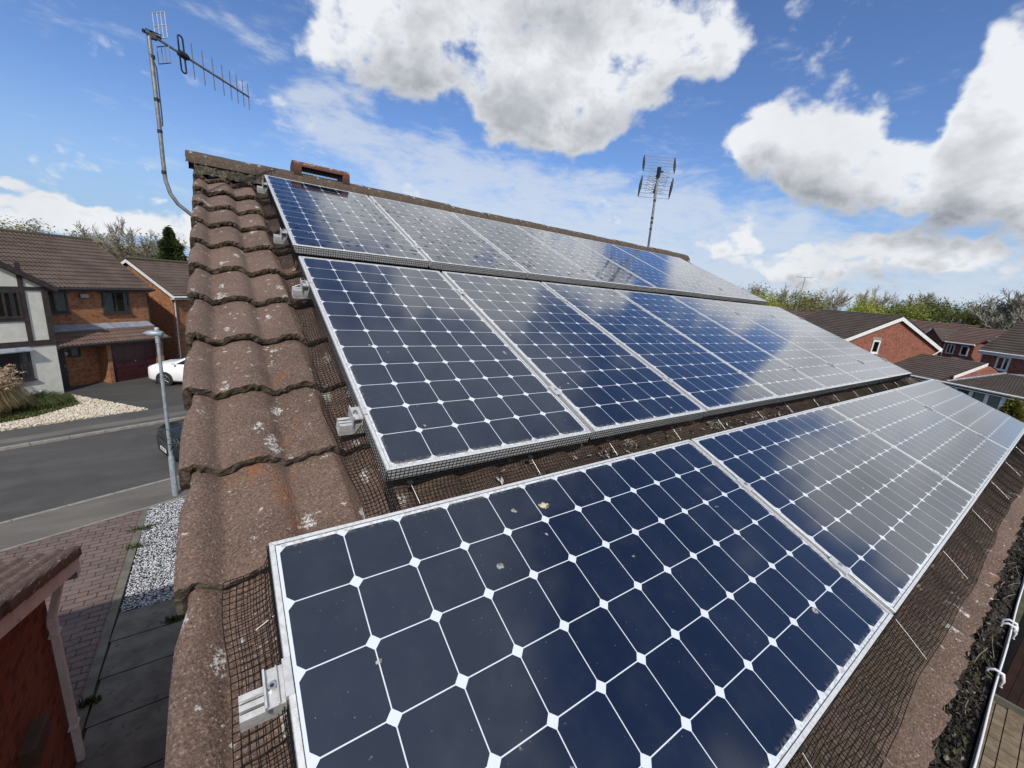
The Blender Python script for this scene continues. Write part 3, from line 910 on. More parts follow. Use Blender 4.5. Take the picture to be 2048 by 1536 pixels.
def ridge_mesh(length, r=0.152):
    mb = MB()
    rr = random.Random(5)
    vs = []
    n, k = 14, 8
    for i in range(k + 1):
        x = length * i / k
        for j in range(n + 1):
            a = PI * (0.03 + 0.94 * j / n)
            q = r * (1 + rr.uniform(-.012, .012))
            vs.append((x + (rr.uniform(-.003, .003) if i in (0, k) else 0), q * math.cos(a), q * math.sin(a) * 0.76))
    mb.add(vs, [(i * (n + 1) + j, (i + 1) * (n + 1) + j, (i + 1) * (n + 1) + j + 1, i * (n + 1) + j + 1) for i in range(k) for j in range(n)], M['ridge'], True)
    for x, rev in ((0, False), (length, True)):
        row = [v for v in vs if abs(v[0] - x) < .01][:n + 1]
        inn = [(v[0], v[1] * .86, v[2] * .86) for v in row]
        fs = [(j, j + 1, n + 2 + j, n + 1 + j) for j in range(n)]
        mb.add(row + inn, [f[::-1] for f in fs] if rev else fs, M['mortar'])
    return mb


RTOP = 7.40
rt = ridge_mesh(0.446).build('ridge_tile', roof)
inv = (Matrix.Translation((0, 0, OZ)) @ Matrix.Rotation(PITCH, 4, 'X')).inverted()
xs = [-0.497 + 0.445 * i for i in range(15)]
for i, x in enumerate(xs):
    o = rt if i == 0 else rt.copy()
    if i:
        C.objects.link(o)
    o.parent = roof
    o.matrix_local = inv @ Matrix.Translation((x, RY + rng.uniform(-.006, .006), RTOP - 0.1155 + rng.uniform(-.006, .006))) @ Matrix.Rotation(rng.uniform(-.014, .014), 4, 'Y') @ Matrix.Rotation(rng.uniform(-.012, .012), 4, 'Z')
mb = MB()
rr = random.Random(11)
nx = 330
for sgn in (-1, 1):
    vs = []
    for i in range(nx + 1):
        x = -0.45 + (6.6) * i / nx
        for (y, z) in ((0.125, -0.055), (0.145, -0.085), (0.165, -0.110), (0.19, -0.160)):
            vs.append((x, RY + sgn * (y + rr.uniform(-.014, .014)), RTOP - 0.025 + z - (0.012 if sgn > 0 else 0) + rr.uniform(-.010, .010)))
    fs = [(i * 4 + j, (i + 1) * 4 + j, (i + 1) * 4 + j + 1, i * 4 + j + 1) for i in range(nx) for j in range(3)]
    mb.add(vs, [f[::-1] for f in fs] if sgn > 0 else fs, M['mortar'])
mo = mb.build('ridge_mortar', roof)
mo.matrix_local = inv

# terracotta ridge vent
mb = MB()
L, Hh, D = 0.455, 0.128, 0.115
arch = []
for j in range(13):
    a = PI * j / 12
    arch.append((D * math.cos(a), 0.075 + (Hh - 0.075) * math.sin(a)))
arch_in = [(y * 0.80, 0.07 + (z - 0.07) * 0.62) for y, z in arch]
for x0, x1 in ((0, 0.06), (L - 0.06, L)):
    mb.prism([(D, -0.04)] + arch + [(-D, -0.04)], 0, x0, x1, M['terra'], True)
vs = [(x, y, z) for x in (0.06, L - .06) for (y, z) in arch] + [(x, y, z) for x in (0.06, L - .06) for (y, z) in arch_in]
n = 13
mb.add(vs, [(j, n + j, n + j + 1, j + 1) for j in range(12)], M['terra'], True)
mb.add(vs, [(2 * n + j, 2 * n + j + 1, 3 * n + j + 1, 3 * n + j) for j in range(12)], M['terra'], True)
mb.add(vs, [(0, 2 * n, 3 * n, n), (n - 1, 2 * n - 1, 4 * n - 1, 3 * n - 1)], M['terra'])
mb.box2((0.06, -D * 0.98, -0.05), (L - .06, D * .98, -0.02), M['terra'])
vent = mb.build('ridge_vent', roof)
vent.matrix_local = inv @ Matrix.Translation((0.232, RY - 0.0, RTOP - 0.035))
mb = MB()
for i in range(27):
    x = 0.075 + (L - .15) * i / 26
    mb.box2((x - .0016, -0.088, -0.02), (x + .0016, -0.084, 0.072), M['black'])
mb.box2((0.07, -0.085, 0.018), (L - .07, -0.080, 0.022), M['black'])
g = mb.build('vent_grille', roof)
g.matrix_local = inv @ Matrix.Translation((0.232, RY - 0.0, RTOP - 0.035))

# gutter at the eaves
GY, GZ = -2.553, 5.50
mb = MB()
pr = []
for j in range(11):
    a = PI * j / 10
    pr.append((GY + 0.056 - 0.056 * math.cos(a), GZ - 0.004 - 0.075 * math.sin(a)))
outer = [(y - 0.003 * (1 - 2 * j / 10), z - 0.003) for j, (y, z) in enumerate(pr)]
xs_ = [-0.5 + 0.1 * i for i in range(68)]
vs = [(x, y, z) for x in xs_ for (y, z) in pr] + [(x, y, z) for x in xs_ for (y, z) in outer]
n = len(pr)
o2 = len(xs_) * n
mb.add(vs, [(i * n + j, i * n + j + 1, (i + 1) * n + j + 1, (i + 1) * n + j) for i in range(len(xs_) - 1) for j in range(n - 1)], M['gutterblack'], True)
mb.add(vs, [(o2 + i * n + j, o2 + (i + 1) * n + j, o2 + (i + 1) * n + j + 1, o2 + i * n + j + 1) for i in range(len(xs_) - 1) for j in range(n - 1)], M['gutterblack'], True)
mb.box2((-0.5, GY - 0.004, GZ - 0.014), (6.2, GY + 0.002, GZ), M['gutterblack'])
mb.build('gutter', house)
mb = MB()
mb.box2((-0.42, -2.435, 5.30), (6.12, -2.41, 5.52), M['timber'])
mb.build('fascia', house)
# cable run along the gutter lip and two white hooks over it
mb = MB()
mb.tube([(x, GY - 0.003 + 0.0012 * math.sin(x * 9), GZ + 0.003) for x in [-0.5 + 0.1 * i for i in range(68)]], 0.0028, M['greypvc'], 6)
tag(mb.build('cable'), 'thin pale cable lying along the lip of the leaf filled gutter', 'cable')


def hook(x, label, double=False):
    t = thing('gutter_hook', label, 'hook', (x, GY, GZ), 0, 'white hooks on the gutter lip')
    for dx in ((-0.018, 0.018) if double else (0,)):
        mb = MB()
        mb.tube([(dx, 0.022, -0.004), (dx, 0.021, 0.010), (dx, 0.008, 0.019), (dx, -0.010, 0.016), (dx, -0.016, -0.006), (dx + .004, -0.013, -0.03), (dx + .012, -0.018, -0.036)], [0.003, .004, .0045, .005, .0045, .004, .003], M['whiteplastic'], 8)
        mb.build('hook_arm', t)
    if double:
        mb = MB()
        mb.tube([(-0.022, -0.014, 0.004), (0.022, -0.014, 0.002)], 0.0055, M['whiteplastic'], 8)
        mb.build('hook_bridge', t)


hook(2.066, 'double white plastic hook over the gutter lip, farther one', True)
hook(1.67, 'single white plastic hook over the gutter lip, nearer one')

# rotting leaves in the gutter: one mass, with twigs
mb = MB()
r = random.Random(21)
nx, ny = 520, 9
vs = []
for i in range(nx + 1):
    x = -0.5 + 6.7 * i / nx
    for j in range(ny + 1):
        y = GY + 0.006 + 0.10 * j / ny
        z = GZ - 0.020 + 0.007 * math.sin(x * 5.1 + j) + 0.004 * math.sin(x * 13) + r.uniform(-.006, .007) + (0.012 if 2.0 < x < 2.6 else 0)
        vs.append((x, y, z))
mb.add(vs, [(i * (ny + 1) + j, (i + 1) * (ny + 1) + j, (i + 1) * (ny + 1) + j + 1, i * (ny + 1) + j + 1) for i in range(nx) for j in range(ny)], M['debris'])
for i in range(4200):
    x, y = r.uniform(0.5, 5.5), r.uniform(GY + .01, GY + .10)
    a, ln, w = r.uniform(0, PI), r.uniform(.006, .022), r.uniform(.002, .006)
    z = GZ - 0.012 + r.uniform(-.008, .012)
    dx, dy = math.cos(a) * ln, math.sin(a) * ln * .5
    q = (-dy / ln * w, dx / ln * w)
    mb.add([(x - dx, y - dy, z), (x + q[0], y + q[1], z + r.uniform(0, .01)), (x + dx, y + dy, z + r.uniform(-.005, .01)), (x - q[0], y - q[1], z + r.uniform(0, .006))], [(0, 1, 2, 3)], M['debris'] if r.random() < .86 else (M['twig'] if r.random() < .6 else M['moss']))
for i in range(38):
    x, y = r.uniform(0.7, 4.0), r.uniform(GY + .02, GY + .09)
    a, ln = r.uniform(-.9, .9), r.uniform(.03, .09)
    z = GZ - 0.002 + r.uniform(-.004, .010)
    mb.tube([(x - ln * math.cos(a), y - ln * math.sin(a) * .4, z), (x, y + .003, z + .004), (x + ln * math.cos(a), y + ln * math.sin(a) * .4, z + r.uniform(-.003, .01))], r.uniform(.0008, .0018), M['twig'], 5)
tag(mb.build('gutter_litter'), 'dark rotting leaves and twigs filling the gutter along the eaves', 'leaf litter', kind='stuff')

# ---------------------------------------------------------------- solar panels
PW, PL, GAP, PH = 0.798, 1.559, 0.0198, 0.046
T_V, M_V, B_V = -(0.16466 + PL), 0.0, PL + 0.14038
U_T, U_M, U_B = -0.002, 0.0, -0.29336


def panel_proto():
    root = bpy.data.objects.new('solar_module', None)
    root.empty_display_size = 0.1
    C.objects.link(root)
    mb = MB()
    lip, rec = 0.0092, 0.0016
    o_ = [(0, 0), (PW, 0), (PW, -PL), (0, -PL)]
    i_ = [(lip, -lip), (PW - lip, -lip), (PW - lip, -PL + lip), (lip, -PL + lip)]
    ch = 0.0012
    rings = [[(x, y, -PH) for x, y in o_], [(x, y, -ch) for x, y in o_],
             [(ch, -ch, 0), (PW - ch, -ch, 0), (PW - ch, -PL + ch, 0), (ch, -PL + ch, 0)],
             [(x, y, 0) for x, y in i_], [(x, y, -rec - 0.0004) for x, y in i_],
             [(0.03, -0.03, -PH), (PW - .03, -.03, -PH), (PW - .03, -PL + .03, -PH), (.03, -PL + .03, -PH)]]
    vs = [p for q in rings for p in q]
    fs = []
    for a, b_ in ((0, 1), (1, 2), (2, 3), (3, 4)):
        for k in range(4):
            fs.append((a * 4 + k, b_ * 4 + k, b_ * 4 + (k + 1) % 4, a * 4 + (k + 1) % 4))
    for k in range(4):
        fs.append((0 * 4 + k, 0 * 4 + (k + 1) % 4, 5 * 4 + (k + 1) % 4, 5 * 4 + k))
    mb.add(vs, fs, M['alu'])
    # rubber gasket round the glass, mitre joints in the corners
    gw = 0.0016
    j_ = [(lip + gw, -lip - gw), (PW - lip - gw, -lip - gw), (PW - lip - gw, -PL + lip + gw), (lip + gw, -PL + lip + gw)]
    vs = [(x, y, -.0011) for x, y in i_] + [(x, y, -.0013) for x, y in j_]
    mb.add(vs, [(k, 4 + k, 4 + (k + 1) % 4, (k + 1) % 4) for k in range(4)], M['gasket_shade'])
    for (x0, y0), (x1, y1) in zip(o_, i_):
        d_ = Vector((x1 - x0, y1 - y0, 0)).normalized()
        e_ = Vector((-d_.y, d_.x, 0)) * .00035
        a_, b2 = Vector((x0, y0, .0002)) + d_ * .0018, Vector((x1, y1, .0002))
        mb.add([a_ - e_, b2 - e_, b2 + e_, a_ + e_], [(0, 1, 2, 3)], M['gasket_shade'])
    mb.build('frame', root)
    mb = MB()
    mb.add([(lip, -lip, -rec), (lip, -PL + lip, -rec), (PW - lip, -PL + lip, -rec), (PW - lip, -lip, -rec)], [(0, 1, 2, 3)], M['cell'])
    mb.build('glass', root)
    mb = MB()
    mb.add([(lip, -lip, -rec - .006), (lip, -PL + lip, -rec - .006), (PW - lip, -PL + lip, -rec - .006), (PW - lip, -lip, -rec - .006)], [(3, 2, 1, 0)], M['whiteplastic'])
    mb.build('backsheet', root)
    return root


proto = panel_proto()
wet_mesh = None
ROWS = [('top', T_V, U_T, 7, False), ('middle', M_V, U_M, 7, False), ('bottom', B_V, U_B, 4, True)]
LAB = {
    'top': ['solar panel under the ridge vent, next to the bare tiles, top row', 'rain spotted top row panel just right of the ridge vent', 'third panel along the top row from the tiled verge',
            'middle panel of the seven in the top row', 'top row panel left of the dark mast reflection streaks', 'top row panel below the foot of the roof aerial mast', 'last top row panel at the far end of the ridge'],
    'middle': ['middle row solar panel at the left, beside the bare tiles', 'second middle row panel, fading from grey to blue, with lime spots low down', 'third middle row panel reflecting deep blue sky',
               'fourth and central panel of the middle row', 'middle row panel where blue reflection turns to pale grey', 'last but one panel at the far end of the middle row', 'farthest panel of the middle row, nearest the brick houses'],
    'bottom': ['nearest landscape solar panel with the big bird dropping, filling the foreground', 'second landscape panel of the bottom row, half blue and half grey',
               'third landscape panel of the bottom row above the eaves', 'farthest landscape panel of the bottom row, cut by the right edge']}
rp = random.Random(17)
first = True
for row, v0, u0, n, land in ROWS:
    for i in range(n):
        if first:
            o = proto
            first = False
        else:
            o = copy_tree(proto)
        tag(o, LAB[row][i], 'solar panel', 'solar panels on the tiled roof')
        if not land:
            p = RF(u0 + i * (PW + GAP), v0, 0)
            rot = Matrix.Rotation(PITCH, 4, 'X')
        else:
            p = RF(u0 + i * (PL + GAP), v0 + PW, 0)
            rot = Matrix.Rotation(PITCH, 4, 'X') @ Matrix.Rotation(R(90), 4, 'Z')
        o.matrix_world = Matrix.Translation(p) @ rot @ Matrix.Rotation(R(rp.uniform(-.14, .14)), 4, 'X') @ Matrix.Rotation(R(rp.uniform(-.14, .14)), 4, 'Y')
        for c in children(o):
            if c.name.startswith('glass'):
                if wet_mesh is None:
                    dry_mesh = c.data
                    wet_mesh = c.data.copy()
                    wet_mesh.materials[0] = M['cell_wet']
                c.data = wet_mesh if row == 'top' else dry_mesh

# rails with their clamps, in the roof frame
RAILS = [(-1.50, U_T, 7, PW, 'upper rail of the top row'), (-0.42, U_T, 7, PW, 'lower rail of the top row'), (0.31, U_M, 7, PW, 'upper rail of the middle row'),
         (1.29, U_M, 7, PW, 'lower rail of the middle row'), (B_V + 0.27, U_B, 4, PL, 'upper rail of the bottom row'), (B_V + 0.63, U_B, 4, PL, 'lower rail of the bottom row')]


def rail(v, u0, n, w, label):
    t = thing('mounting_rail', 'aluminium panel %s, its end stub over bare tiles' % label, 'rail', RF(u0, v, -PH), 0, 'aluminium rails under the panels')
    t.rotation_euler = PANEL_ROT
    ue = n * w + (n - 1) * GAP
    mb = MB()
    for (y0, y1, z0, z1) in ((-.020, .020, -.040, -.037), (-.020, -.0165, -.037, -.002), (.0165, .020, -.037, -.002), (-.020, -.010, -.002, 0), (-.0045, .0045, -.003, -.0005), (.010, .020, -.002, 0), (-.0040, -.0025, -.020, -.003), (.0025, .0040, -.020, -.003), (-.0165, .0165, -.020, -.017), (-.020, .020, -.030, -.027)):
        mb.box2((-0.068, y0, z0), (ue + 0.06, y1, z1), M['alu_dull'])
    for y0, y1 in ((-.010, -.0045), (.0045, .010)):  # dark strips standing in for the shade down inside the rail's slots
        mb.box2((-0.067, y0, -.012), (ue + .059, y1, -.010), M['gasket_shade'])
    mb.build('rail', t)
    for x, sg in ((0, -1), (ue, 1)):
        mb = MB()
        mb.box2((x + sg * 0.000 - .001 * sg, -.030, 0.001), (x + sg * 0.004, .030, PH + .0015), M['alu_dull'])
        mb.box2((x - sg * 0.0085, -.030, PH + .0015), (x + sg * 0.004, .030, PH + .0045), M['alu_dull'])
        mb.box2((x + sg * 0.004, -.030, 0.028), (x + sg * 0.030, .030, 0.031), M['alu_dull'])
        mb.box2((x + sg * 0.030, -.030, 0.001), (x + sg * 0.033, .030, 0.040), M['alu_dull'])
        mb.box2((x + sg * 0.012, -.030, 0.031), (x + sg * 0.014, .030, 0.037), M['alu_dull'])
        cl = mb.build('end_clamp', t)
        mb = MB()
        cx = x + sg * 0.021
        mb.tube([(cx, 0.0, .031), (cx, 0.0, .039)], .0068, M['steel'], 14)
        mb.tube([(cx, 0.0, .039), (cx, 0.0, .0392)], .0034, M['black'], 6)
        mb.build('bolt', cl)
    mc = None
    for i in range(1, n):
        x = i * (w + GAP) - GAP / 2
        if mc is None:
            mb = MB()
            mb.box2((-GAP / 2 - .0075, -.030, PH + .0012), (GAP / 2 + .0075, .030, PH + .0040), M['alu_dull'])
            mb.box2((-GAP / 2 + .003, -.030, PH - .02), (-GAP / 2 + .0055, .030, PH + .0012), M['alu_dull'])
            mb.box2((GAP / 2 - .0055, -.030, PH - .02), (GAP / 2 - .003, .030, PH + .0012), M['alu_dull'])
            mb.tube([(0, 0, PH + .004), (0, 0, PH + .008)], .006, M['steel'], 10)
            mc = mb.build('mid_clamp', t)
        else:
            q = mc.copy()
            C.objects.link(q)
            q.parent = t
            mc_i = q
        (mc if i == 1 else q).location = (x, 0, 0)


for a in RAILS:
    rail(*a)

# ---------------------------------------------------------------- black wire bird mesh and its clips


def polyline(pts):
    """arc-length interpolator on a list of 2D points (out, n)"""
    ls = [0.0]
    for a, b_ in zip(pts[:-1], pts[1:]):
        ls.append(ls[-1] + math.hypot(b_[0] - a[0], b_[1] - a[1]))

    def f(t):
        q = t * ls[-1]
        for i in range(len(pts) - 1):
            if q <= ls[i + 1] or i == len(pts) - 2:
                k = (q - ls[i]) / max(1e-9, ls[i + 1] - ls[i])
                return (pts[i][0] + (pts[i + 1][0] - pts[i][0]) * k, pts[i][1] + (pts[i + 1][1] - pts[i][1]) * k)
    return f, ls[-1]


def wire(mb, pts, r):
    vs, fs = [], []
    m = len(pts)
    for i, p in enumerate(pts):
        t = (pts[min(i + 1, m - 1)] - pts[max(i - 1, 0)]).normalized()
        up = Vector((0, 0, 1)) if abs(t.z) < .9 else Vector((1, 0, 0))
        a = t.cross(up).normalized() * r
        b_ = t.cross(a).normalized() * r
        vs += [p + a, p - a * .5 + b_ * .87, p - a * .5 - b_ * .87]
    for i in range(m - 1):
        for k in range(3):
            fs.append((i * 3 + k, i * 3 + (k + 1) % 3, (i + 1) * 3 + (k + 1) % 3, (i + 1) * 3 + k))
    mb.add(vs, fs, M['wire'])


def soft_n(u, v):
    return TB + prof(u) * 0.10 + TA * 0.82 + 0.036 + 0.004 * math.sin(u * 4.3 + v * 5) + 0.002 * math.sin(u * 19 + v * 31)


def net(mb, s_len, place, cell=0.0128, tl=0.2, sstep=0.04, r=0.00100, nt=14):
    ns = int(s_len / cell)
    for i in range(ns + 1):
        s = s_len * i / ns
        wire(mb, [place(s, k / nt) for k in range(nt + 1)], r)
    nw = int(tl / cell)
    m = max(2, int(s_len / sstep))
    for j in range(nw + 1):
        wire(mb, [place(s_len * i / m, j / nw) for i in range(m + 1)], r)


def bird_mesh(label, u0, u1, v0, v1, reach, side, clips, top=False):
    t = thing('bird_mesh', label, 'wire mesh', RF(u0, v1, 0), 0, 'black bird mesh round the panel rows')
    t.rotation_euler = PANEL_ROT
    rr = random.Random(int(abs(v0) * 100) + 5)

    def L(u, v, n):
        return Vector((u - u0, -(v - v1), n))
    mb = MB()

    def bottom(s, k):
        wob = 1 + 0.06 * math.sin(s * 3.1) + 0.05 * math.sin(s * 1.3 + 2) + 0.02 * math.sin(s * 11)
        o1 = reach * wob
        n1 = soft_n(u0 + s, v1 + o1)
        nm = soft_n(u0 + s, v1 + o1 * .55)
        f, _ = polyline([(.0015, -.004), (.0022, -.046), (.012 + .01 * math.sin(s * 9), -.080), (o1 * .45, nm + .006), (o1, n1)])
        o, n_ = f(k)
        return L(u0 + s, v1 + o, n_)
    net(mb, u1 - u0, bottom, tl=reach + 0.09)
    mb.build('front_mesh', t)
    mb = MB()

    def left(s, k):
        wob = 1 + 0.12 * math.sin(s * 6.1 + 1) + 0.05 * math.sin(s * 23)
        o1 = side * wob
        n1 = soft_n(u0 - o1, v0 + s)
        nm = soft_n(u0 - o1 * .5, v0 + s)
        f, _ = polyline([(.0015, -.012), (.0022, -.046), (.010 + .006 * math.sin(s * 11), -.078), (o1 * .5, nm + .004), (o1, n1)])
        o, n_ = f(k)
        return L(u0 - o, v0 + s, n_)
    net(mb, v1 - v0 + 0.10, left, tl=side + 0.09)
    mb.build('side_mesh', t)
    if top:
        mb = MB()

        def upper(s, k):
            f, _ = polyline([(.0015, -.012), (.002, -.05), (.02, -.09), (.06, soft_n(u0 + s, v0 - .06))])
            o, n_ = f(k)
            return L(u0 + s, v0 - o, n_)
        net(mb, u1 - u0, upper, tl=0.13, nt=8)
        mb.build('rear_mesh', t)
    cp = None
    for (u, v, du, dv, n0, n1) in clips:
        mb = MB()
        mb.tube([L(u, v, n0), L(u + du * .5, v + dv * .5, (n0 + n1) / 2 + .001), L(u + du, v + dv, n1)], 0.0010, M['clipwire'], 6)
        mb.tube([L(u, v, n0 - .002), L(u, v, n0 + .002)], 0.010, M['black'], 12)
        mb.build('mesh_clip', t)


top_clips = [(0.25 + .82 * i, T_V + PL + .02, 0.004, .05, -.055, -.075) for i in range(7)]
mid_clips = [(0.07 + .42 * i + (.02 if i % 2 else 0), PL + .012, .012, .062, -.058, -.082) for i in range(14)] + [(0.02, .20, -.075, .005, -.055, -.085)]
bot_clips = [(U_B + .04, B_V + .11, -.075, .02, -.05, -.085)] + [(-.22 + .40 * i, B_V - .006, -.006, -.055, -.05, -.085) for i in range(15)] + [(0.62 + .73 * i, B_V + PW + .010, .004, .12, -.05, -.09) for i in range(7)]
bird_mesh('black wire bird mesh hanging below the top row of panels', U_T, U_T + 7 * PW + 6 * GAP, T_V, T_V + PL, 0.10, 0.075, top_clips)
bird_mesh('black wire bird mesh skirting the middle row of panels', U_M, U_M + 7 * PW + 6 * GAP, M_V, M_V + PL, 0.135, 0.075, mid_clips)
bird_mesh('black wire bird mesh draped towards the eaves below the bottom row', U_B, U_B + 4 * PL + 3 * GAP, B_V, B_V + PW, 0.155, 0.075, bot_clips, True)

# feathers and nest litter caught between the rows
mb = MB()
r = random.Random(9)
for cx, cv, sp, n in ((0.95, 1.60, .10, 26), (1.9, 1.60, .16, 60), (2.25, 1.60, .14, 46), (1.05, 1.62, .12, 14), (.45, 1.62, .10, 10), (2.6, 1.6, .12, 16), (1.3, 1.6, .3, 16)):
    for i in range(n):
        u, v = r.gauss(cx, sp), min(PL + .135, max(PL + .01, r.gauss(cv, .035)))
        a, ln, w = r.uniform(0, 2 * PI), r.uniform(.006, .02), r.uniform(.002, .007)
        nn_ = tile_n(u, v) + r.uniform(.004, .02)
        c, s_ = math.cos(a), math.sin(a)
        P = [RF(u - c * ln, v - s_ * ln, nn_), RF(u - s_ * w, v + c * w, nn_ + .004), RF(u + c * ln, v + s_ * ln, nn_ + r.uniform(0, .008)), RF(u + s_ * w, v - c * w, nn_ + .002)]
        mb.add(P, [(0, 1, 2, 3)], M['feather'] if r.random() < .6 else M['debris'])
tag(mb.build('nest_litter'), 'grey feathers and nest litter caught in the mesh between the middle and bottom rows', 'litter', kind='stuff')

# the large dropping on the nearest panel
mb = MB()
r = random.Random(4)
for (cx, cy, rad, hh) in ((0, 0, .014, .006), (.012, .004, .010, .007), (-.013, -.004, .010, .004), (.003, .010, .008, .005), (.020, .006, .006, .005)):
    n, k = 14, 5
    vs = []
    for i in range(k):
        f = i / (k - 1)
        for j in range(n):
            a = 2 * PI * j / n
            q = rad * .72 * math.cos(f * PI / 2) * (1 + .18 * math.sin(3 * a + cx * 300) + r.uniform(-.06, .06))
            vs.append(RF(.384 + cx * .72 + q * math.cos(a), 1.801 + cy * .72 + q * math.sin(a), -.0018 + hh * math.sin(f * PI / 2)))
    mb.add(vs, [(i * n + j, i * n + (j + 1) % n, (i + 1) * n + (j + 1) % n, (i + 1) * n + j) for i in range(k - 1) for j in range(n)], M['lime'], True)
tag(mb.build('bird_dropping'), 'lumpy cream and brown bird dropping on the nearest solar panel', 'dropping')

# ---------------------------------------------------------------- aerials


def yagi():
    cc = Vector(CAM)
    o = Vector((-0.409, 1.0, 6.78))
    t = thing('television_aerial', 'grey television aerial with long boom on a bent mast past the verge', 'aerial', o)

    def Lc(p):                      # drawn at 1:1.149
        return cc + (Vector(p) - cc) * 1.149 - o
    mb = MB()
    pole = [(-0.40, 0.56, 6.78), (-0.465, 0.55, 6.838), (-0.505, 0.55, 6.872), (-0.533, 0.55, 6.920), (-0.548, 0.55, 6.985), (-0.550, 0.55, 7.10), (-0.550, .55, 7.25), (-0.553, 0.55, 7.45), (-0.556, 0.55, 7.655)]
    mb.tube([Lc(p) for p in pole], 0.0108, M['galv'], 12)
    mb.build('mast', t)
    for z in (7.02, 7.215, 7.36, 7.55):
        mb = MB()
        mb.tube([Lc((-0.5505, .55, z - .008)), Lc((-0.5505, .55, z + .008))], .0128, M['black'], 12)
        mb.build('tape_band', t)
    mb = MB()
    mb.tube([Lc((-0.552, .545, 7.55)), Lc((-.538, .537, 7.50)), Lc((-0.535, .535, 7.30)), Lc((-.536, .535, 7.24))], .0035, M['ink'], 6)
    mb.build('coaxial_cable', t)
    a0, a1 = Vector((-0.566, 0.535, 7.648)), Vector((-0.125, 0.90, 7.600))
    d = (a1 - a0)
    mb = MB()
    mb.tube([Lc(a0), Lc(a1)], 0.0075, M['galv'], 8)
    mb.build('boom', t)
    up = Vector((-0.03, 0, 1)).normalized()
    for k, ln in ((0.40, .17), (.50, .165), (.60, .16), (.70, .155), (.785, .15), (.86, .148), (.93, .146), (.995, .142)):
        c = a0 + d * k
        mb = MB()
        mb.tube([Lc(c - up * ln / 2), Lc(c + up * ln / 2)], 0.0030, M['galvd'], 6)
        mb.build('director', t)
    # folded dipole and its box
    c = a0 + d * 0.30
    sd = d.normalized().cross(up).normalized()
    mb = MB()
    pts = []
    for j in range(25):
        a = 2 * PI * j / 24
        px, pz = 0.013 * math.cos(a), 0.013 * math.sin(a)
        pts.append(Lc(c + d.normalized() * px + up * (pz + (0.072 if math.sin(a) > 0 else -0.072))))
    mb.tube(pts, .0048, M['ink'], 8, cap=False)
    mb.build('dipole', t)
    mb = MB()
    mb.tube([Lc(c + d.normalized() * -.016), Lc(c + d.normalized() * .020), Lc(c + d.normalized() * .034)], [.018, .020, .012], M['black'], 10)
    mb.build('dipole_box', t)
    # two open reflector grids above and below the boom
    c = a0 + d * 0.13
    for sg in (1, -1):
        mb = MB()
        lo, hi = (0.015, 0.125) if sg > 0 else (0.02, 0.095)
        w = 0.040
        for s_ in (-w, -w * .25, w * .35, w):
            mb.tube([Lc(c + sd * s_ + up * sg * lo), Lc(c + sd * s_ + up * sg * hi)], .0024, M['alu_dull'] if sg > 0 else M['galv'], 6)
        for z in ([lo, (lo + hi) / 2, hi] if sg > 0 else [lo, hi]):
            mb.tube([Lc(c - sd * w + up * sg * z), Lc(c + sd * w + up * sg * z)], .0024, M['alu_dull'] if sg > 0 else M['ink'], 6)
        mb.build('reflector', t)
    mb = MB()
    mb.box(Lc(a0 + d * .06), (.03, .03, .03), M['black'])
    mb.tube([Lc(a0 + Vector((-.01, .0, .0))), Lc(a0 + d * .12 + Vector((0, 0, .012)))], .010, M['black'], 8)
    mb.tube([Lc(a0 + Vector((0, 0, .012))), Lc(a0 + Vector((.06, 0.02, .012)))], .003, M['ink'], 6)
    mb.build('mast_clamp', t)


yagi()


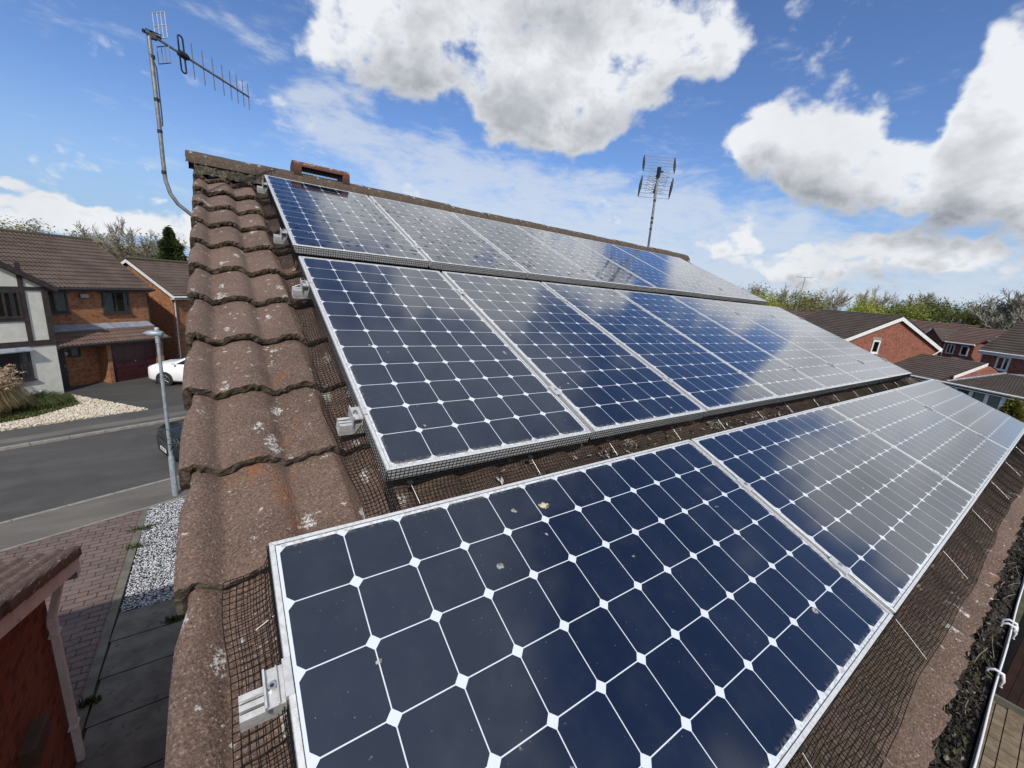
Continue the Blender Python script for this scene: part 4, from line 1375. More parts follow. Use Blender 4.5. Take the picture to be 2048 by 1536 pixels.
def grid_aerial():
    bx, by = 6.28, 2.70
    t = thing('grid_aerial', 'tall aerial with two curved wire reflectors standing behind the ridge', 'aerial', (bx, by, 6.3))
    o = Vector((bx, by, 6.3))
    top = Vector((6.235, by, 8.78))

    def Lc(p):
        return Vector(p) - o
    mb = MB()
    mb.tube([Lc((bx + .02, by, 6.3)), Lc((bx + .005, by, 7.55)), Lc(top)], 0.021, M['galv'], 10)
    mb.tube([Lc((bx - .03, by - .03, 7.1)), Lc((bx - .022, by - .03, 7.9))], 0.006, M['galv'], 6)
    mb.build('mast', t)
    ax = (top - Vector((bx, by, 7.5))).normalized()
    for z in (7.87, 7.98, 8.06, 8.36):
        mb = MB()
        q = Vector((bx + .005, by, 7.55)) + (top - Vector((bx + .005, by, 7.55))) * ((z - 7.55) / 1.23)
        mb.tube([Lc(q - ax * .018), Lc(q + ax * .018)], .024, M['black'], 10)
        mb.build('tape_band', t)
    # boom points back over the roof, away from the reflectors
    side = Vector((0.83, -0.55, 0.02)).normalized()
    fwd = Vector((0.52, 0.80, 0.0)).normalized()
    hw = 0.285
    for sg in (1, -1):
        mb = MB()
        cen = top + Vector((0.03, 0.02, 0.02))
        N = 6
        pts = []
        for i in range(N):
            f = i / (N - 1)
            h = 0.045 + 0.30 * f if sg > 0 else 0.035 + 0.36 * f
            cv = 0.10 * (1 - (2 * f - 1) ** 2)
            lean = 0.16 * f if sg > 0 else -0.02 * f
            pts.append(cen + Vector((0, 0, 1)) * h * sg + fwd * (lean) + side * (0.03 * f if sg > 0 else -.03 * f))
        for p in pts:
            mb.tube([Lc(p - side * hw), Lc(p + side * hw)], 0.0042, M['galv'], 6)
        mb.tube([Lc(p) for p in pts], .004, M['galv'], 6)
        for s_ in (-hw, hw):
            rs = [.008, .019, .024, .022, .016, .008]
            mb.tube([Lc(p + side * s_ - fwd * .0) for p in pts], rs, M['black'], 8)
        mb.build('reflector', t)
    mb = MB()
    bm0, bm1 = top + Vector((-.01, -.03, .03)), top + Vector((0.10, 0.12, -.27))
    mb.tube([Lc(bm0), Lc(bm1)], .013, M['black'], 8)
    mb.box(Lc(top + Vector((-.02, -.02, .04))), (.05, .05, .17), M['black'])
    mb.tube([Lc(top + Vector((.02, 0, .07))), Lc(top + Vector((.09, -.03, .07)))], .018, M['black'], 8)
    mb.build('boom', t)
    for i in range(8):
        q = bm0 + (bm1 - bm0) * (0.02 + .13 * i)
        mb = MB()
        for s_ in (-1, 1):
            for dz in (.055, -.035):
                mb.tube([Lc(q), Lc(q + side * s_ * .19 + Vector((0, 0, dz + r.uniform(-.02, .02))))], .0036, M['galv'], 5)
        mb.build('director', t)


grid_aerial()

# ---------------------------------------------------------------- houses: shared builders


def window(parent, a0, a1, z0, z1, b, fr, axis='y', sgn=-1, mull=(), curtain=None, transom=None, w=0.06, sill=None):
    """window in a wall plane at b (local), facing sgn along the axis"""
    def P(a, bb, z):
        return (a, bb, z) if axis == 'y' else (bb, a, z)

    def bx(mb, A0, A1, B0, B1, Z0, Z1, m):
        p, q = P(A0, B0, Z0), P(A1, B1, Z1)
        mb.box2([min(x, y) for x, y in zip(p, q)], [max(x, y) for x, y in zip(p, q)], m)
    mb = MB()
    e = sgn
    bx(mb, a0, a1, b + e * .004, b + e * .01, z0, z1, M['dark'])
    win = mb.build('window', parent)
    mb = MB()
    d0, d1 = b + e * .0105, b + e * .055
    bx(mb, a0 - .01, a0 + w, d0, d1, z0, z1, fr)
    bx(mb, a1 - w, a1 + .01, d0, d1, z0, z1, fr)
    bx(mb, a0 + w, a1 - w, d0, d1, z1 - w, z1 + .01, fr)
    bx(mb, a0 + w, a1 - w, d0, d1, z0 - .01, z0 + w, fr)
    for m_ in mull:
        bx(mb, m_ - w * .45, m_ + w * .45, d0, d1 - e * .003, z0 + w, z1 - w, fr)
    if transom:
        bx(mb, a0 + w, a1 - w, d0, d1 - e * .006, transom - w * .4, transom + w * .4, fr)
    mb.build('frame', win)
    if sill:
        mb = MB()
        bx(mb, a0 - .05, a1 + .05, b + e * .002, b + e * .11, z0 - .07, z0 - .012, sill)
        mb.build('sill', win)
    if curtain:
        for (c0, c1) in curtain:
            mb = MB()
            n = max(4, int((c1 - c0) / .04))
            vs = []
            for i in range(n + 1):
                aa = c0 + (c1 - c0) * i / n
                bb = b + e * (.016 + .006 * (i % 2))
                vs += [P(aa, bb, z0 + w), P(aa, bb, z1 - w)]
            mb.add(vs, [(2 * i, 2 * i + 2, 2 * i + 3, 2 * i + 1) for i in range(n)], M['curtain'], True)
            mb.build('curtain', win)
    mb = MB()
    q = b + e * .032
    mb.add([P(a0 + w * .5, q, z0 + w * .5), P(a1 - w * .5, q, z0 + w * .5), P(a1 - w * .5, q, z1 - w * .5), P(a0 + w * .5, q, z1 - w * .5)], [(0, 1, 2, 3)], M['pane'])
    mb.build('pane', win)
    return win


def bar(mb, p, q, w, d, m):
    """rectangular bar from p to q in a plane y=const, width w, thickness d towards -y"""
    p, q = Vector(p), Vector(q)
    t = (q - p).normalized()
    s_ = Vector((-t.z, 0, t.x)) * w / 2
    D = Vector((0, -d, 0))
    vs = [p + s_, p - s_, q - s_, q + s_]
    vs += [v + D for v in vs]
    mb.add(vs, [(0, 1, 2, 3), (7, 6, 5, 4), (0, 4, 5, 1), (1, 5, 6, 2), (2, 6, 7, 3), (3, 7, 4, 0)], m)


# ---------------------------------------------------------------- half-timbered house across the road (local x along its front, y into it)
W_O, W_RZ = (-6.5392, 23.666, 0.0), math.atan2(0.64213, 0.76660)
hw_ = thing('timbered_house', 'brick house with cream half timbered gable and maroon garage door across the road', 'house', W_O, W_RZ)
mb = MB()
mb.box2((0.06, 1.5, 0.0), (4.95, 9.5, 4.62), M['brick_o'])
mb.prism([(1.35, 4.62), (9.65, 4.62), (5.5, 6.86)], 0, -7.9, 4.93, M['brick_o'])
mb.box2((2.05, 0.28, 0.0), (2.22, 1.5, 2.16), M['brick_o'])
mb.box2((4.27, 0.28, 0.0), (4.62, 1.5, 2.16), M['brick_o'])
mb.box2((0.06, 1.0, 0.0), (2.05, 1.5, 2.4), M['brick_o'])
mb.box2((-7.9, 1.5, 0), (-4.6, 9.5, 4.62), M['brick_o'])
mb.build('wall', hw_)
mb = MB()
mb.prism([(-4.62, 0), (0.06, 0), (0.06, 4.72), (-2.28, 6.20), (-4.62, 4.72)], 1, 0.0, 5.0, M['render'])
mb.build('rendered_gable', hw_)
mb = MB()
for p, q, w in (((-4.6, 0, 2.40), (0.07, 0, 2.40), .24), ((-4.6, -.004, 4.70), (0.07, -.004, 4.70), .15), ((-4.6, -.004, 3.42), (-.70, -.004, 3.42), .13),
                ((-0.03, -.008, 2.3), (-0.03, -.008, 4.75), .20), ((-.72, -.008, 2.5), (-.72, -.008, 5.75), .16), ((-1.9, -.008, 2.5), (-1.9, -.008, 6.1), .16), ((-2.9, -.008, 2.5), (-2.9, -.008, 6.1), .16), ((-4.5, -.008, 2.3), (-4.5, -.008, 4.7), .18)):
    bar(mb, p, q, w, 0.03, M['timber'])
mb.build('timber_framing', hw_)
mb = MB()
for sg in (1, -1):
    bar(mb, (-2.28 + sg * 2.62, -.16, 4.66), (-2.28, -.16, 6.30), .20, .04, M['timber'])
mb.build('bargeboard', hw_)
mb = MB()
ang = math.atan2(6.93 - 4.62, 5.5 - 1.22)
Vd = (0, math.cos(ang), math.sin(ang))
tiled_slope(mb, (-8.1, 1.18, 4.66), (1, 0, 0), Vd, 13.17, (5.5 - 1.18) / math.cos(ang), M['rooftile'], ns=6, seed=2, lipm=M['lip'], amp=.04, lip=.032)
tiled_slope(mb, (5.07, 9.82, 4.66), (-1, 0, 0), (0, -math.cos(ang), math.sin(ang)), 13.17, (5.5 - 1.18) / math.cos(ang), M['rooftile'], ns=3, seed=3)
# small gable's two slopes run back into the main roof
ga = math.atan2(6.26 - 4.68, 2.62)
for sg in (1, -1):
    tiled_slope(mb, (-2.28 + sg * 2.66, -0.2 if sg > 0 else 4.0, 4.68), (0, 1 if sg > 0 else -1, 0), (-sg * math.cos(ga), 0, math.sin(ga)), 4.2, 2.66 / math.cos(ga), M['rooftile'], ns=4, seed=4, lipm=M['lip'])
wr = mb.build('roof', hw_)
mb = MB()
mb.tube([(-8.1, 5.5, 7.0), (5.08, 5.5, 7.0)], 0.11, M['mortar'], 10)
mb.build('ridge', wr)
mb = MB()
mb.tube([(0.35, 1.12, 4.62), (5.1, 1.12, 4.62)], 0.055, M['gutterblack'], 8)
mb.box2((0.07, 1.2, 4.52), (5.05, 1.22, 4.64), M['timber'])
mb.tube([(4.9, 1.12, 4.6), (4.9, 1.40, 4.42), (4.9, 1.42, 2.85)], 0.035, M['gutterblack'], 8)
mb.build('gutter', hw_)
# lean-to over porch and garage
mb = MB()
la = math.atan2(2.82 - 2.17, 1.5 + .06)
tiled_slope(mb, (0.08, -0.06, 2.17), (1, 0, 0), (0, math.cos(la), math.sin(la)), 4.72, 1.56 / math.cos(la), M['rooftile_red'], ns=6, seed=6, lipm=M['lip'], amp=.03)
lt = mb.build('porch_roof', hw_)
mb = MB()
mb.add([(0.08, 1.02, 2.70), (4.82, 1.02, 2.70), (4.78, 1.495, 2.90), (0.10, 1.495, 2.90), (0.08, 1.02, 2.66), (4.82, 1.02, 2.66)], [(0, 1, 2, 3), (4, 5, 1, 0)], M['lead'])
mb.build('lead_flashing', lt)
mb = MB()
mb.tube([(0.08, -.12, 2.15), (4.85, -.12, 2.15)], 0.05, M['gutterblack'], 8)
mb.box2((0.08, -.06, 2.04), (4.8, -.035, 2.17), M['timber'])
mb.box2((0.08, -.035, 2.06), (4.7, 0.9, 2.10), M['timber'])
mb.build('porch_gutter', hw_)
# garage door
mb = MB()
mb.box2((2.22, 0.36, 0.0), (4.27, 0.42, 2.10), M['maroon'])
for i in range(4):
    for zz in (0.25, .72, 1.18, 1.62):
        a = 2.32 + .49 * i
        mb.box2((a, 0.345, zz), (a + .39, 0.359, zz + .30), M['maroon'])
gd = mb.build('garage_door', hw_, bevel=0.006)
mb = MB()
mb.box((3.25, .335, 1.02), (.05, .03, .09), M['steel'])
mb.build('handle', gd)
mb = MB()
mb.box2((0.10, 0.93, 0.0), (.78, .995, 2.05), M['timber'])
dr = mb.build('front_door', hw_)
mb = MB()
mb.tube([(0.70, .90, 1.0), (.70, .90, 1.12)], .015, M['steel'], 6)
mb.build('handle', dr)
window(hw_, 0.95, 1.38, 1.42, 1.98, 1.0, M['timber'], curtain=[(1.05, 1.3)])
window(hw_, 2.85, 4.02, 3.40, 4.50, 1.5, M['timber'], mull=(3.42,), curtain=[(2.92, 3.30), (3.78, 3.96)], w=.08, sill=M['timber'])
window(hw_, 0.55, 1.47, 3.50, 4.52, 1.5, M['timber'], mull=(1.0,), curtain=[(1.05, 1.40)], w=.07, sill=M['timber'])
window(hw_, -1.82, -.82, 3.50, 4.60, 0.0, M['timber'], mull=(-1.3,), curtain=[(-1.12, -.98)], w=.08)
window(hw_, -2.75, -.84, 0.90, 2.12, 0.0, M['timber'], mull=(-1.9, -1.15), curtain=[(-1.08, -.90)], w=.08, sill=M['timber'])
mb = MB()
mb.add([(-2.85, -.005, 2.30), (-.80, -.005, 2.30), (-.78, -.26, 2.16), (-2.87, -.26, 2.16), (-2.87, -.26, 2.12), (-.78, -.26, 2.12), (-.80, -.005, 2.12), (-2.85, -.005, 2.12)], [(3, 2, 1, 0), (4, 5, 2, 3), (5, 6, 1, 2), (4, 3, 0, 7)], M['lead'])
mb.build('bay_flashing', hw_)
mb = MB()
mb.box2((1.95, 1.40, 4.18), (2.30, 1.5, 4.38), M['boxbrown'])
for i in range(4):
    mb.box2((1.97, 1.39, 4.20 + .045 * i), (2.28, 1.405, 4.22 + .045 * i), M['greypvc'])
mb.build('flue_vent', hw_)
# house number plaque
mb = MB()
pts = [(.83 + .11 * math.cos(a * PI / 8), 1.62 + .07 * math.sin(a * PI / 8)) for a in range(16)]
mb.prism(pts, 1, .985, .999, M['whiteplastic'])
pq = mb.build('number_plaque', hw_)


def text(body, size, m, parent, mw, name='lettering'):
    cu = bpy.data.curves.new(name, 'FONT')
    cu.body = body
    cu.size = size
    cu.align_x, cu.align_y = 'CENTER', 'CENTER'
    cu.extrude = 0.001
    ob = bpy.data.objects.new(name, cu)
    C.objects.link(ob)
    dg = bpy.context.evaluated_depsgraph_get()
    me = bpy.data.meshes.new_from_object(ob.evaluated_get(dg))
    bpy.data.objects.remove(ob)
    me.materials.clear()
    me.materials.append(m)
    o = bpy.data.objects.new(name, me)
    C.objects.link(o)
    o.parent = parent
    o.matrix_local = mw
    return o


text('26', .10, M['ink'], pq, Matrix.Translation((.83, .982, 1.62)) @ Matrix.Rotation(R(90), 4, 'X'))

# second brick house behind it
h2 = thing('brick_house', 'orange brick house with white bargeboards behind the timbered house', 'house', W_O, W_RZ)
mb = MB()
mb.prism([(3.05, 0), (11, 0), (11, 2.5), (9.6, 4.12), (6.34, 5.95), (3.05, 4.15)], 0, 7.38, 18.0, M['brick_o'])
mb.build('wall', h2)
mb = MB()
a2 = math.atan2(6.05 - 4.12, 6.34 - 2.75)
tiled_slope(mb, (7.2, 2.72, 4.16), (1, 0, 0), (0, math.cos(a2), math.sin(a2)), 11, 3.62 / math.cos(a2), M['rooftile'], ns=5, seed=8, lipm=M['lip'], amp=.035)
tiled_slope(mb, (18.2, 9.96, 4.16), (-1, 0, 0), (0, -math.cos(a2), math.sin(a2)), 11, 3.62 / math.cos(a2), M['rooftile'], ns=3, seed=9)
rr_ = mb.build('roof', h2)
mb = MB()
mb.tube([(7.18, 6.34, 6.16), (18.2, 6.34, 6.16)], 0.10, M['mortar'], 10)
mb.build('ridge', rr_)
mb = MB()
for sg in (1, -1):
    y0, y1 = 6.34 - sg * 3.68, 6.34
    vs = [(7.17, y0, 4.13), (7.17, y1, 6.08), (7.17, y1, 5.90), (7.17, y0, 3.95)]
    vs += [(7.21, p[1], p[2]) for p in vs]
    mb.add(vs, [(0, 1, 2, 3), (7, 6, 5, 4), (0, 4, 5, 1), (3, 2, 6, 7), (0, 3, 7, 4)], M['whiteplastic'])
mb.build('bargeboard', h2)
mb = MB()
mb.tube([(7.2, 2.66, 4.08), (18, 2.66, 4.08)], .06, M['whiteplastic'], 8)
mb.box2((7.21, 2.72, 3.93), (18, 3.04, 3.97), M['whiteplastic'])
mb.tube([(7.46, 2.68, 4.0), (7.46, 2.98, 3.85), (7.46, 3.0, 0)], .04, M['whiteplastic'], 8)
mb.build('gutter', h2)

# ---------------------------------------------------------------- neighbour's garage at lower left (gable wall faces the path)
ng = thing('neighbour_garage', 'dark red brick garage with weathered white bargeboard beside the side path', 'garage', (-2.3, 3.9, 0))
o = Vector((-2.3, 3.9, 0))


def gz(y):
    return 2.84 + (4.25 - y) * 0.36


mb = MB()
mb.prism([(-6, 0), (3.93 - 3.9, 0), (3.93 - 3.9, gz(3.93) - .25), (-4.2, gz(-.3) - .25), (-6, gz(-.3) - .9)], 0, -5.0, 0.0, M['brick_r'])
mb.build('wall', ng)
mb = MB()
sa = math.atan(0.36)
P0 = Vector((-5.2, 4.28, gz(4.28))) - o
tiled_slope(mb, P0, (1, 0, 0), (0, -math.cos(sa), math.sin(sa)), 3.12 + .06, 4.6 / math.cos(sa), M['tile'], ns=8, seed=12, lipm=M['lip'], amp=.032, lip=.03)
# cloaked verge tiles turn down over the gable edge
nv = int(4.6 / math.cos(sa) / .345)
Vn = Vector((0, -math.cos(sa), math.sin(sa)))
for k in range(nv):
    q = Vector((-2.02, 4.28, gz(4.28))) - o + Vn * (.345 * k)
    vs = []
    for (dx, dz) in ((-.10, .055), (-.03, .05), (.0, .02), (.004, -.05), (.002, -.085)):
        vs += [q + Vector((dx, 0, dz + .012)), q + Vector((dx, 0, dz)) + Vn * .36]
    mb.add(vs, [(2 * i, 2 * i + 2, 2 * i + 3, 2 * i + 1) for i in range(4)], M['tile'], True)
    vs2 = [q + Vector((dx, 0, dz + .012)) for (dx, dz) in ((-.10, .055), (-.03, .05), (.0, .02), (.004, -.05), (.002, -.085))] + [q + Vector((dx, 0, dz)) for (dx, dz) in ((-.10, .03), (-.035, .026), (-.018, .0), (-.014, -.05), (-.014, -.085))]
    mb.add(vs2, [(i, 5 + i, 6 + i, i + 1) for i in range(4)], M['lip'])
mb.build('roof', ng)
mb = MB()
y0, y1 = 4.10, -.2
vs = [(-2.045, y0, gz(y0) - .04), (-2.045, y1, gz(y1) - .04), (-2.045, y1, gz(y1) - .26), (-2.045, y0, gz(y0) - .26)]
vs += [(-2.07, p[1], p[2]) for p in vs]
vs = [Vector(p) - o for p in vs]
mb.add(vs, [(3, 2, 1, 0), (4, 5, 6, 7), (0, 1, 5, 4), (2, 3, 7, 6), (3, 0, 4, 7)], M['greypvc'])
sof = [(-2.07, y0, gz(y0) - .255), (-2.07, y1, gz(y1) - .255), (-2.3, y1, gz(y1) - .255), (-2.3, y0, gz(y0) - .255)]
mb.add([Vector(p) - o for p in sof], [(0, 1, 2, 3)], M['greypvc'])
box = [Vector(p) - o for p in ((-2.045, 4.10, gz(4.1) - .04), (-2.045, 4.25, gz(4.25) - .04), (-2.045, 4.25, gz(4.25) - .30), (-2.045, 4.10, gz(4.1) - .36))]
mb.add(box + [p + Vector((-.26, 0, 0)) for p in box], [(3, 2, 1, 0), (4, 5, 6, 7), (0, 1, 5, 4), (1, 2, 6, 5), (2, 3, 7, 6)], M['greypvc'])
mb.build('bargeboard', ng)
mb = MB()
mb.tube([Vector(p) - o for p in ((-5.2, 4.32, 2.72), (-2.06, 4.32, 2.72))], .055, M['greypvc'], 10)
mb.build('gutter', ng)
mb = MB()


def sq_pipe(pts, h):
    for p, q in zip(pts[:-1], pts[1:]):
        p, q = Vector(p) - o, Vector(q) - o
        t = (q - p).normalized()
        sx = Vector((1, 0, 0))
        sy = t.cross(sx).normalized()
        vs = [b_ + sx * i * h + sy * j * h for b_ in (p - t * .01, q + t * .01) for i, j in ((-1, -1), (1, -1), (1, 1), (-1, 1))]
        mb.add(vs, [(0, 1, 2, 3), (7, 6, 5, 4), (0, 4, 5, 1), (1, 5, 6, 2), (2, 6, 7, 3), (3, 7, 4, 0)], M['greypvc'])


sq_pipe([(-2.22, 4.20, 2.66), (-2.22, 4.18, 2.52), (-2.235, 3.80, 2.28), (-2.235, 3.80, 0.05)], .034)
mb.box(Vector((-2.235, 3.80, 2.20)) - o, (.078, .078, .10), M['greypvc'])
dp = mb.build('downpipe', ng)
for z in (2.05, 0.62):
    mb = MB()
    mb.box(Vector((-2.235, 3.80, z)) - o, (.082, .15, .03), M['greypvc'])
    mb.tube([Vector((-2.28, 3.72, z)) - o, Vector((-2.20, 3.715, z + .01)) - o], .006, M['greypvc'], 6)
    mb.build('pipe_bracket', dp)
mb = MB()
mb.prism([(-.95 - .32, 1.40), (-.95 + .10, 1.40), (-.95 + .10, 1.62), (-.95 - .32, 1.62)], 0, 0.001, 0.13, M['boxbrown'])
mb.build('wall_box', ng, bevel=0.008)

# ---------------------------------------------------------------- ground
mb = MB()
mb.add([(-400, -400, -0.06), (400, -400, -0.06), (400, 400, -0.06), (-400, 400, -0.06)], [(0, 1, 2, 3)], M['soil'])
tag(mb.build('ground'), kind='structure')


def sheet(name, poly, z, m, kind='structure', grid=None):
    mb = MB()
    n = len(poly)
    mb.add([(x, y, z) for x, y in poly] + [(x, y, -0.1) for x, y in poly], [tuple(range(n))] + [(i, n + i, n + (i + 1) % n, (i + 1) % n) for i in range(n)], m)
    return tag(mb.build(name), kind=kind)


# road runs at azimuth 70 degrees
RD = Vector((math.sin(R(70)), math.cos(R(70)), 0))
RN = Vector((-math.cos(R(70)), math.sin(R(70)), 0))


def rp_(s, n):
    v = RD * s + RN * n
    return (v.x, v.y)


def strip(n0, n1, s0=-60, s1=90):
    return [rp_(s0, n0), rp_(s1, n0), rp_(s1, n1), rp_(s0, n1)]


NK, FK = 12.42, 17.92
sheet('road', strip(NK, FK), -0.03, M['road'])


def kerb(name, n0, n1, top):
    mb = MB()
    s_ = -40.0
    q = Matrix.Rotation(math.atan2(RD.y, RD.x), 3, 'Z')
    while s_ < 60:
        x, y = rp_(s_ + .455, (n0 + n1) / 2)
        mb.box((x, y, top / 2 - .05), (.900, n1 - n0, top + .1), M['kerb'], q)
        s_ += .915
    tag(mb.build(name), kind='structure')


kerb('near_kerb', NK - .10, NK, 0.012)
kerb('far_kerb', FK, FK + .14, 0.055)
sheet('near_pavement', strip(NK - 1.45, NK - .10), 0.005, M['pave'])
sheet('near_edging', strip(NK - 1.50, NK - 1.45), 0.014, M['kerb'])
sheet('far_pavement', strip(FK + .14, FK + 1.95), 0.04, M['pave2'])
sheet('far_verge_strip', strip(FK + .5, FK + .95, -8.0, 20), 0.044, M['pave'])
# brick drive of the neighbour, with an edging course along the path
sheet('brick_drive', [(-14, 3.9), (-2.46, 4.4), (-2.41, 10.80), (-14, 6.65)], 0.0, M['paver'])
ed = sheet('drive_edging', [(-2.46, 3.0), (-2.33, 3.0), (-2.28, 10.86), (-2.41, 10.8)], 0.006, M['slab'])
mb = MB()
yy = 4.3
k = 0
rr = random.Random(2)
sol = []
while yy < 10.7:
    x1 = -2.47 + .05 * (yy - 4.4) / 6.4
    mb.box((x1 - .16, yy, 0.0), (.30, .142, .02), M['paver'])
    yy += .150
tag(mb.build('drive_soldier_course'), kind='structure')
# side path: concrete slabs, then the gravel bed
mb = MB()
ys = [-2.0, -.2, 1.5, 2.35, 3.3, 4.3, 5.15, 5.95, 6.67]
for a, b_ in zip(ys[:-1], ys[1:]):
    w = .012
    mb.add([(-2.30, a + w, .0), (-.42, a + w, .0), (-.42, b_ - w, .0), (-2.27, b_ - w, .0), (-2.30, a + w, -.05), (-.42, a + w, -.05), (-.42, b_ - w, -.05), (-2.27, b_ - w, -.05)], [(0, 1, 2, 3), (0, 4, 5, 1), (2, 6, 7, 3)], M['slab'])
tag(mb.build('side_path'), kind='structure')
sheet('path_bed', [(-2.32, -2.0), (-.41, -2.0), (-.41, 6.7), (-2.28, 6.7)], -0.035, M['soil'])
sheet('gravel_bed', [(-2.26, 6.68), (-.42, 6.62), (-.42, 11.45), (-2.29, 10.78)], -0.01, M['gravel_bw'])
rr = random.Random(31)
mw_, mk_ = mat('white_pebble', base=(0.62, 0.63, 0.65), rough=.8), mat('black_pebble', base=(0.045, 0.05, 0.058), rough=.75)


def stones(name, n, sampler, size, mats, wts, z):
    mb = MB()
    OC = [(0, 0, 1), (1, 0, 0), (0, 1, 0), (-1, 0, 0), (0, -1, 0), (0, 0, -.4)]
    OF = [(0, 1, 2), (0, 2, 3), (0, 3, 4), (0, 4, 1), (5, 2, 1), (5, 3, 2), (5, 4, 3), (5, 1, 4)]
    for i in range(n):
        x, y = sampler()
        m = rr.choices(mats, wts)[0]
        a = rr.uniform(0, PI)
        sx, sy, sz = size * rr.uniform(.6, 1.3), size * rr.uniform(.45, 1.0), size * rr.uniform(.3, .7)
        ca, sa_ = math.cos(a), math.sin(a)
        mb.add([(x + ca * p[0] * sx - sa_ * p[1] * sy, y + sa_ * p[0] * sx + ca * p[1] * sy, z + p[2] * sz) for p in OC], OF, m, True)
    return mb.build(name)


def in_poly(poly):
    xs_ = [p[0] for p in poly]
    ys_ = [p[1] for p in poly]

    def s_():
        while True:
            x, y = rr.uniform(min(xs_), max(xs_)), rr.uniform(min(ys_), max(ys_))
            ins = False
            for (x0, y0), (x1, y1) in zip(poly, poly[1:] + poly[:1]):
                if (y0 > y) != (y1 > y) and x < (x1 - x0) * (y - y0) / (y1 - y0) + x0:
                    ins = not ins
            if ins:
                return x, y
    return s_


tag(stones('black_white_gravel', 9000, in_poly([(-2.26, 6.68), (-1.2, 6.66), (-1.2, 11.15), (-2.28, 10.78)]), .021, [mw_, mk_], [.55, .45], 0.0), 'black and white decorative gravel in the strip beside the block paved drive', 'gravel', kind='stuff')
# land in front of the timbered house


def wl(a, b_):
    v = Vector((0.7666, 0.64213, 0)) * a + Vector((-0.64213, 0.7666, 0)) * b_
    return (W_O[0] + v.x, W_O[1] + v.y)


sheet('tarmac_drive', [wl(0.05, 0.95), wl(0.05, -.25), (-3.15, 20.05), (12, 25.2), (12, 38), wl(5, 4), wl(4.6, .9)], 0.03, M['drive'])
GP = [wl(0.05, -.3), (-3.2, 20.03), (-6.6, 18.95), (-16, 15.6), (-16, 19.8), wl(-6, -1.2), wl(-4, -.6)]
sheet('gravel_garden', GP, 0.028, M['gravel_cream'])
mc1, mc2, mc3 = mat('cream_stone', base=(0.56, 0.49, 0.385), rough=.85), mat('tan_stone', base=(0.40, 0.33, 0.24), rough=.85), mat('pale_stone', base=(0.66, 0.62, 0.55), rough=.85)
tag(stones('cream_gravel', 6500, in_poly([wl(0.05, -.3), (-3.2, 20.05), (-6.6, 18.98), (-9.0, 18.1), (-9.0, 21.4), wl(-2.2, -.5)]), .055, [mc1, mc2, mc3], [.5, .3, .2], 0.04), 'cream gravel spread in front of the timbered house', 'gravel', kind='stuff')


# grass
def blades(name, n, sampler, h, m, w=.012, lean=.5, z=0.03, parent=None, seg=2):
    mb = MB()
    for i in range(n):
        x, y = sampler()
        a = rr.uniform(0, 2 * PI)
        hh = h * rr.uniform(.5, 1.2)
        lx, ly = math.cos(a) * lean * hh * rr.uniform(.2, 1), math.sin(a) * lean * hh * rr.uniform(.2, 1)
        px, py = -math.sin(a) * w, math.cos(a) * w
        mb.add([(x - px, y - py, z), (x + px, y + py, z), (x + lx * .4 + px * .7, y + ly * .4 + py * .7, z + hh * .7), (x + lx * .4 - px * .7, y + ly * .4 - py * .7, z + hh * .7), (x + lx, y + ly, z + hh)], [(0, 1, 2, 3), (3, 2, 4)], m)
    return mb.build(name, parent)


LP = [wl(.05, -.45), (-5.6, 21.5), (-6.5, 20.1), (-7.6, 19.3), (-9.5, 18.6), (-10.5, 20.6), wl(-2.5, -.5)]
tag(blades('lawn_grass', 9000, in_poly(LP), .13, M['grass'], .02, .7), 'ragged green grass along the foot of the cream rendered wall', 'grass', kind='stuff')


def ornamental(loc, n, h, spread, label):
    t = thing('ornamental_grass', label, 'ornamental grass', loc)
    mb = MB()
    mp = MB()
    for i in range(n):
        a, q = rr.uniform(0, 2 * PI), rr.random() ** .5 * .62
        x, y = math.cos(a) * q, math.sin(a) * q
        a2_ = a + rr.uniform(-.8, .8)
        hh, sp = h * rr.uniform(.55, 1.1), spread * rr.uniform(.3, 1.1)
        w = rr.uniform(.006, .014)
        px, py = -math.sin(a2_) * w, math.cos(a2_) * w
        dx, dy = math.cos(a2_), math.sin(a2_)
        pl = rr.random() < .075
        pts = [(0, 0), (.22 * sp, .55 * hh), (.6 * sp, .88 * hh), (sp, (1.05 if pl else .45) * hh)]
        if pl:
            pts = [(0, 0), (.1 * sp, .6 * hh), (.25 * sp, .95 * hh), (.5 * sp, 1.18 * hh)]
            sp, hh = .5 * sp, 1.18 * hh
        vs = []
        for j, (d_, z_) in enumerate(pts):
            f = 1 - .3 * j
            vs += [(x + dx * d_ - px * f, y + dy * d_ - py * f, z_), (x + dx * d_ + px * f, y + dy * d_ + py * f, z_)]
        mb.add(vs, [(2 * j, 2 * j + 1, 2 * j + 3, 2 * j + 2) for j in range(3)], M['straw'] if pl or rr.random() < .62 else M['straw_g'])
        if pl:
            b0 = Vector((x + dx * sp, y + dy * sp, hh))
            for k in range(10):
                c = b0 + Vector((dx * .02 * k, dy * .02 * k, .022 * k - .0016 * k * k)) + Vector((rr.uniform(-.02, .02), rr.uniform(-.02, .02), rr.uniform(-.02, .02)))
                e_ = Vector((rr.uniform(-1, 1), rr.uniform(-1, 1), rr.uniform(-.6, 1))).normalized() * .03
                f_ = Vector((rr.uniform(-1, 1), rr.uniform(-1, 1), rr.uniform(-1, 1))).normalized() * .018
                mp.add([c - e_ - f_, c + e_ - f_, c + e_ + f_, c - e_ + f_], [(0, 1, 2, 3)], M['plume'])
    mb.build('leaves', t)
    mp.build('plumes', t)


